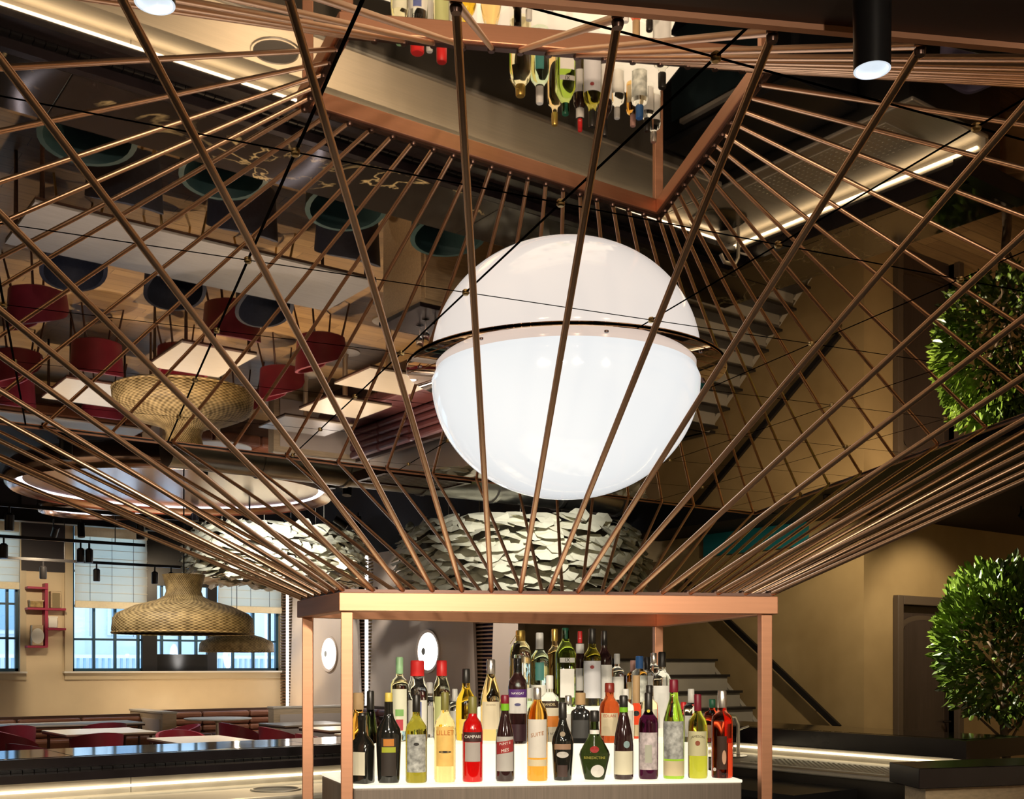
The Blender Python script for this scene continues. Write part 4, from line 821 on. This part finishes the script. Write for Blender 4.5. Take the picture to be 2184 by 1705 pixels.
put('duct_neck', Geo().box(vx-.36, vx+.36, vy-.2, vy+.2, vz+.08, 4.6), BLK, vt)
struct('ceiling', Geo().box(6.6, 14, -1.5, 6.9, 3.02, 3.3).box(8.2, 14, 6.9, 9.3, 3.02, 3.3), DARKC, label='black dropped ceiling before the staircase')
struct('trim_1', Geo().box(U_W-.05, U_W, 7.15, 8.55, 2.78, 3.02), TEALGLOW, label='teal panel high on the staircase wall')
# ================================================================== lamp wall with slats
def vpanel(v0, v1, z0, z1, name_label, k):
    g = Geo(); n = 24; L = []; Rr = []
    for i in range(n+1):
        f = i/n; z = z0+(z1-z0)*f; bul = .22*(1-f)**1.3
        L.append((v0+.30-bul*.9-.0, z)); Rr.append((v1-.30+bul*.9, z))
    pts = L+Rr[::-1]; m = len(pts)
    g.add([(U_W-.16, p[0], p[1]) for p in pts]+[(U_W-.115, p[0], p[1]) for p in pts], [(tuple(range(m))), tuple(range(2*m-1, m-1, -1))]+[(i, m+i, m+(i+1) % m, (i+1) % m) for i in range(m)])
    t = thing('wall_panel', name_label, 'wall panel', (U_W, (v0+v1)/2, 0)); put('panel_board', g, PANEL, t)
    return t
vpanel(16.07, 19.10, .0, 3.4, 'beige wall panel with round lamp nearest the window corner', 0)
vpanel(12.65, 16.07, .0, 3.4, 'beige wall panel with round lamp above the booth', 1)
vpanel(9.45, 12.65, .0, 3.4, 'plain beige wall panel next to the staircase', 2)
slm = None
for q, (vc, lit) in enumerate(((19.12, 1), (16.07, 1), (12.65, 0))):
    t = thing('slat_screen', ('brown slat screen with light strip at the window corner', 'brown slat screen with light strip between the two round lamps', 'dark violet slat screen without light beside the staircase panel')[q], 'slat screen', (U_W, vc, 0))
    if lit: put('light_strip', Geo().box(U_W-.135, U_W-.112, vc-.035, vc+.035, .8, 3.4), LEDW, t)
    else: put('violet_backing', Geo().box(U_W-.03, U_W-.005, vc-.2, vc+.2, .8, 3.4), mat('violet_back', (.03, .015, .08), .5), t)
    for k in range(46):
        M = Matrix.Translation((U_W-.06, vc, .85+k*.055))
        if slm is None:
            o = put('slat', Geo().box(-.05, .05, -.34, .34, 0, .022), mat('brown_slat', (.16, .085, .05), .5), t, local=True); slm = o.data; o.matrix_local = Matrix.Translation(-OFF[t.name]) @ M
        else: inst('slat', slm, M, t)
for px, py, lb in ((702, 1395, 'round white wall lamp on the panel nearest the window'), (913, 1390, 'round white wall lamp on the panel above the booth')):
    v, Y = onu(px, U_W-.17); z = zz(py, Y); r = (66 if px < 800 else 80)/2*Y/F
    t = thing('wall_lamp', lb, 'wall lamp', (U_W-.16, v, z)); R_ = Matrix.Translation((U_W-.16, v, z)) @ Matrix.Rotation(-PI/2, 4, 'Y')
    put('recess_ring', Geo().lathe([(r, 0), (r*1.0, .02), (r*1.17, .03), (r*1.17, 0)], 40).xf(R_), PANEL, t, True)
    put('diffuser', Geo().lathe([(r, .006), (r*.6, .018), (0, .022)], 40).xf(R_), mat('wall_lamp_%d' % px, (1, .97, .93), .4, emit=7, col2=(1, .95, .9)), t, True)
    put('switch_boss', Geo().lathe([(.055, .0), (.055, .03), (0, .032)], 16).xf(Matrix.Translation((U_W-.165, v+r*.35, z)) @ Matrix.Rotation(-PI/2, 4, 'Y')), mat('boss_%d' % px, (.42, .42, .40), .4), t, True)
# ================================================================== staircase, rail
sr = thing('staircase', 'grey staircase with dark treads climbing beside the mustard wall', 'staircase', (8.1, 7.3, 0))
RI, TR = .165, .175; v0s = 6.62
for k in range(10):
    put('riser', Geo().box(7.35, 8.72, v0s+k*TR+.012, v0s+k*TR+.03, k*RI, (k+1)*RI-.025), SRISE, sr)
    put('tread', Geo().box(7.33, 8.74, v0s+k*TR-.012, v0s+(k+1)*TR+.03, (k+1)*RI-.025, (k+1)*RI), STREAD, sr)
put('landing', Geo().box(7.33, 8.9, v0s+10*TR, v0s+10*TR+.9, 10*RI-.03, 10*RI), STREAD, sr)
put('stringer', Geo().add([(8.74, v0s-.02, 0), (8.74, v0s+10*TR+.9, 0), (8.74, v0s+10*TR+.9, 10*RI), (8.74, v0s+10*TR, 10*RI), (8.80, v0s-.02, 0), (8.80, v0s+10*TR+.9, 0), (8.80, v0s+10*TR+.9, 10*RI), (8.80, v0s+10*TR, 10*RI)],
     [(0, 1, 2, 3), (7, 6, 5, 4), (0, 4, 5, 1), (1, 5, 6, 2), (2, 6, 7, 3), (3, 7, 4, 0)]), SRISE, sr)
struct('wall_landing', Geo().box(7.0, 8.95, 9.3, 9.42, 0, 2.78), mat('olive_wall', (.16, .115, .065), .8, noise=.1, scale=2))
hr = thing('handrail', 'black flat handrail sloping down the mustard staircase wall', 'handrail', (8.85, 6.85, .9))
va, Ya = onu(1555, 8.86); vb, Yb = onu(1790, 8.86)
pa, pb = Vector((8.86, va, zz(1327, Ya))), Vector((8.86, vb, zz(1553, Yb))); e_ = (pa-pb)/(pa-pb).length; pa2 = pa+e_*.8
up = Vector((1, 0, 0)).cross(e_); up = up if up.z > 0 else -up
hv = [p+Vector((sx*.02, 0, 0))+up*sz*.03 for p in (pb, pa2) for sx, sz in ((-1, -1), (1, -1), (1, 1), (-1, 1))]
put('rail', Geo().add(hv, [(0, 1, 2, 3), (7, 6, 5, 4), (0, 4, 5, 1), (1, 5, 6, 2), (2, 6, 7, 3), (3, 7, 4, 0)]), BLK, hr, bevel=.006)
for k in (.15, .5, .9):
    p = pb.lerp(pa2, k); put('bracket', Geo().tube([(p.x, p.y, p.z), (U_W+.01, p.y, p.z-.05)], .010, 6), BLK, hr)
# ================================================================== red wall shelf
ws_ = thing('wall_shelf', 'crimson branching wall shelf between the two windows', 'shelf', (4.6, V_W, 2.3))
def wz(py, px=95): return zz(py, onv(px, V_W)[1])
def wx(px): return onv(px, V_W-.12)[0]
put('upright', Geo().box(wx(97)-.025, wx(97)+.025, V_W-.2, V_W, wz(1382), wz(1246)), PINKR, ws_, bevel=.004)
for a, b, y in ((55, 97, 1257), (55, 137, 1301), (97, 137, 1343), (55, 97, 1381)): put('shelf_board', Geo().box(wx(a), wx(b), V_W-.24, V_W, wz(y)-.015, wz(y)+.02), PINKR, ws_, bevel=.003)
def small(name, label, cat, a, b, y0, y1, m, part='body'):
    t = thing(name, label, cat, ((wx(a)+wx(b))/2, V_W-.12, wz(y1))); put(part, Geo().box(wx(a), wx(b), V_W-.2, V_W-.05, wz(y1)+.024, wz(y0)), m, t, bevel=.01); return t
t = small('picture_frame', 'dark framed box leaning on the second board of the crimson shelf', 'frame', 106, 128, 1262, 1301, OAK); put('mount', Geo().box(wx(109), wx(125), V_W-.207, V_W-.2, wz(1298), wz(1266)), mat('frame_mount', (.25, .19, .10), .6), t)
t = small('storage_basket', 'tan woven basket on the left of the crimson shelf', 'basket', 62, 90, 1283, 1301, WICK); put('rim', Geo().box(wx(61), wx(91), V_W-.205, V_W-.045, wz(1285), wz(1282)), OAK, t)
t = small('white_box', 'white card box on the right hand board of the crimson shelf', 'box', 101, 120, 1318, 1343, WHITE); put('lid', Geo().box(wx(100), wx(121), V_W-.205, V_W-.045, wz(1319), wz(1316)), WHITE, t)
t = small('lantern', 'tan lantern with a white oval window on the lowest crimson board', 'lantern', 66, 90, 1335, 1381, OAK); put('glow_oval', Geo().lathe([(.10, 0), (0, .006)], 24, sy=1.3).xf(Matrix.Translation((wx(78), V_W-.2, wz(1358))) @ Matrix.Rotation(PI/2, 4, 'X')), WHITE, t)  # oval in the plain white paint
# ================================================================== topiary tree
TX, TY = dep(2145, 8.5); tr = thing('topiary_tree', 'round clipped small leaved tree in a tan pot beside the counter', 'tree', (TX, TY, 0))
put('pot', Geo().lathe([(.20, 0), (.26, .45), (.28, .45), (.28, .5), (.25, .5), (.24, .46), (0, .46)], 28, (TX, TY, 0)), POT, tr, True)
tk = put('trunk', Geo().tube([(TX, TY, .45), (TX+.02, TY, .8), (TX-.01, TY+.01, 1.1), (TX, TY, 1.6)], [.04, .034, .03, .012], 10), BARK, tr, True)
for k in range(14):
    a = k*2.4; r = .38; z = 1.05+.06*k
    put('branch', Geo().tube([(TX, TY, z-.12), (TX+.5*r*math.cos(a), TY+.5*r*math.sin(a), z+.06), (TX+r*math.cos(a), TY+r*math.sin(a), z+.25)], [.013, .009, .004], 6), BARK, tr, True)
lv = bpy.data.meshes.new('leaf'); lv.from_pydata([(0, 0, 0), (.014, .02, .004), (.011, .042, .002), (0, .058, -.006), (-.011, .042, .002), (-.014, .02, .004), (0, .03, -.002)], [], [(0, 1, 6), (1, 2, 6), (2, 3, 6), (3, 4, 6), (4, 5, 6), (5, 0, 6)]); lv.materials.append(LEAF)
L = []
for k in range(4200):
    d = Vector((random.gauss(0, 1), random.gauss(0, 1), random.gauss(0, 1))).normalized(); rad = random.uniform(.70, 1.0)**.6*(1+.07*math.sin(5*d.x+3*d.z)+.05*math.sin(9*d.y+4*d.z))
    if d.z < -.55 and random.random() < .5: continue
    p = Vector((TX+.50*rad*d.x, TY+.50*rad*d.y, 1.76+.60*rad*d.z)); q = (d+Vector((random.uniform(-.7, .7), random.uniform(-.7, .7), random.uniform(-.2, .9)))).to_track_quat('Y', 'Z').to_matrix().to_4x4()
    L.append(((p-Vector((0, 0, EYE))).length-.0, Matrix.Translation(p) @ q @ Matrix.Rotation(random.uniform(0, 6.3), 4, 'Y') @ Matrix.Scale(random.uniform(1.1, 1.7), 4)))
L.sort(key=lambda q: q[0]); rest = Geo()
for k, (d, M) in enumerate(L):
    if k < 300: inst('leaf', lv, M, tr)
    else: rest.add([M @ v_.co for v_ in lv.vertices], [tuple(p.vertices) for p in lv.polygons])
put('foliage', rest, LEAF, tr)['kind'] = 'stuff'
# ================================================================== light
W3 = (1, .78, .50); W4 = (1, .86, .66)
lamp('can_beam', 'SPOT', (p1[0], p1[1], p1[2]-.01), 22, W4, t1, (2.9, 3.0, 1.45), .03, 70)
lamp('can_beam', 'SPOT', (p2[0], p2[1], p2[2]-.01), 22, W4, t2, (2.2, 3.6, 1.45), .03, 70)
def room_spot(x, y, z, aim, power, col=W3, angle=65, label=None):  # builds the room fittings and the added spots alike
    t = thing('ceiling_spotlight', label, 'spotlight', (x, y, z)); a = (Vector(aim)-Vector((x, y, z))).normalized()
    put('stem', Geo().tube([(x, y, z+.02), (x, y, z+.25)], .01, 6), BLK, t)
    put('barrel', Geo().tube([Vector((x, y, z))-a*.02, Vector((x, y, z))-a*.2], .045, 16), BLK, t, True)
    lamp('beam', 'SPOT', Vector((x, y, z))+a*.01, power, col, t, aim, .04, angle)
for (x, y, z, aim, pw, col, an, lb) in (
    (2.1, 8.3, 3.2, (2.7, 9.2, 1.2), 80, (1, .92, .85), 75, 'black spotlight over the shelf end of the communal table'),
    (5.0, 9.5, 3.2, (4.6, 9.2, .7), 110, W4, 75, 'black spotlight over the booth end of the communal table'),
    (4.5, 12.2, 3.2, (4.5, 12.0, .7), 200, W3, 80, 'black spotlight over the square cream table'),
    (6.8, 12.6, 3.3, (6.8, 12.4, .7), 260, W3, 90, 'black spotlight over the booth tables'),
    (3.9, 14.6, 3.2, (3.9, 14.3, .7), 190, W4, 85, 'black spotlight over the table behind the wicker lamp'),
    (3.4, 7.6, 3.3, (3.0, 7.3, 0), 130, W3, 100, 'black spotlight over the teal stools'),
    (4.0, 16.4, 3.4, (4.0, 19.0, 1.3), 160, W3, 100, 'black spotlight washing the window wall by the shelf'),
    (7.0, 16.6, 3.4, (7.2, 19.3, 1.2), 160, W3, 100, 'black spotlight washing the wall under the wide window'),
    (7.75, 6.0, 2.95, (8.95, 7.4, 1.5), 52, W3, 95, 'black spotlight washing the staircase wall'),
    (7.1, 6.0, 2.9, (TX, TY, 1.8), 620, (1, .95, .8), 42, 'black spotlight aimed at the round tree'),
    (9.6, 5.3, 2.9, (9.8, 6.5, 1.7), 38, W3, 90, 'black spotlight washing the arched door'),
    (5.7, 7.3, 3.3, (c1[0], c1[1], 2.6), 75, (1, .95, .82), 62, 'black spotlight lighting the petal cloud above the copper frame'),  # spot added to brighten this petal cloud
    (4.9, 11.6, 3.2, (c2[0], c2[1], 3.05), 240, (1, .97, .88), 60, 'black spotlight lighting the petal cloud by the window'),  # also added, set low to reach the side of the second cloud
    (6.7, 14.4, 3.6, (8.9, 14.4, 1.6), 170, (1, .88, .74), 80, 'black spotlight washing the lamp panel above the booth'),  # this and the next two are added to lift the dark panels
    (6.9, 17.4, 3.6, (8.9, 17.5, 1.6), 150, (1, .88, .74), 80, 'black spotlight washing the lamp panel by the window'),
    (6.5, 12.3, 3.3, (8.9, 11.0, 1.5), 150, (1, .88, .74), 80, 'black spotlight washing the plain panel next to the staircase'),
    (-1.2, 1.0, 2.70, (2.2, 3.6, 1.5), 80, W4, 60, 'black spotlight under the soffit left of the camera'),  # three soffit spots added out of view to light frame front and bottles
    (2.4, -1.2, 2.70, (3.0, 3.2, 1.3), 78, W4, 55, 'black spotlight under the soffit right of the camera'),
    (0.2, -1.2, 2.70, (2.5, 3.4, 1.6), 95, W4, 60, 'black spotlight under the soffit behind the camera'),
    (.6, .9, 2.70, (3.0, 5.5, .9), 170, W4, 50, 'black spotlight under the soffit aimed at the steel worktop'),  # added to brighten the steel worktop
    (-1.5, -1.5, 2.70, (-5, -4.9, 1.2), 260, (1, .88, .74), 120, 'black spotlight washing the rear corner of the room'),  # wall washers from here on are added so the rods mirror bright walls
    (3.5, -2.0, 2.70, (4.5, -4.9, 1.2), 240, (1, .88, .74), 120, 'black spotlight washing the middle of the rear wall'),
    (9.0, -0.5, 2.70, (11, -4.9, 1.2), 330, (1, .88, .74), 120, 'black spotlight washing the right end of the rear wall'),
    (-3.5, 3.0, 3.2, (-7.9, 3.5, 1.3), 330, (1, .88, .74), 120, 'black spotlight washing the side wall left of the bar'),
    (-3.0, 8.0, 3.4, (-7.9, 9.0, 1.3), 330, (1, .88, .74), 120, 'black spotlight washing the side wall beyond the bar'),
    (11.0, 2.5, 2.9, (13.9, 2.5, 1.4), 220, W3, 110, 'black spotlight washing the side wall behind the tree')):
    room_spot(x, y, z, aim, pw*0.80, col, an, lb)
wl = thing('cove_light', 'warm light strip behind the brown leather banquettes', 'light strip', (6, 18.6, .8))
put('strip', Geo().box(5.9, 8.55, 18.48, 18.54, .70, .72), mat('cove_led', (1, .85, .6), .5, emit=16, col2=(1, .72, .40)), wl); put('channel', Geo().box(5.9, 8.6, 18.40, 18.6, 0, .70), WALN, wl)
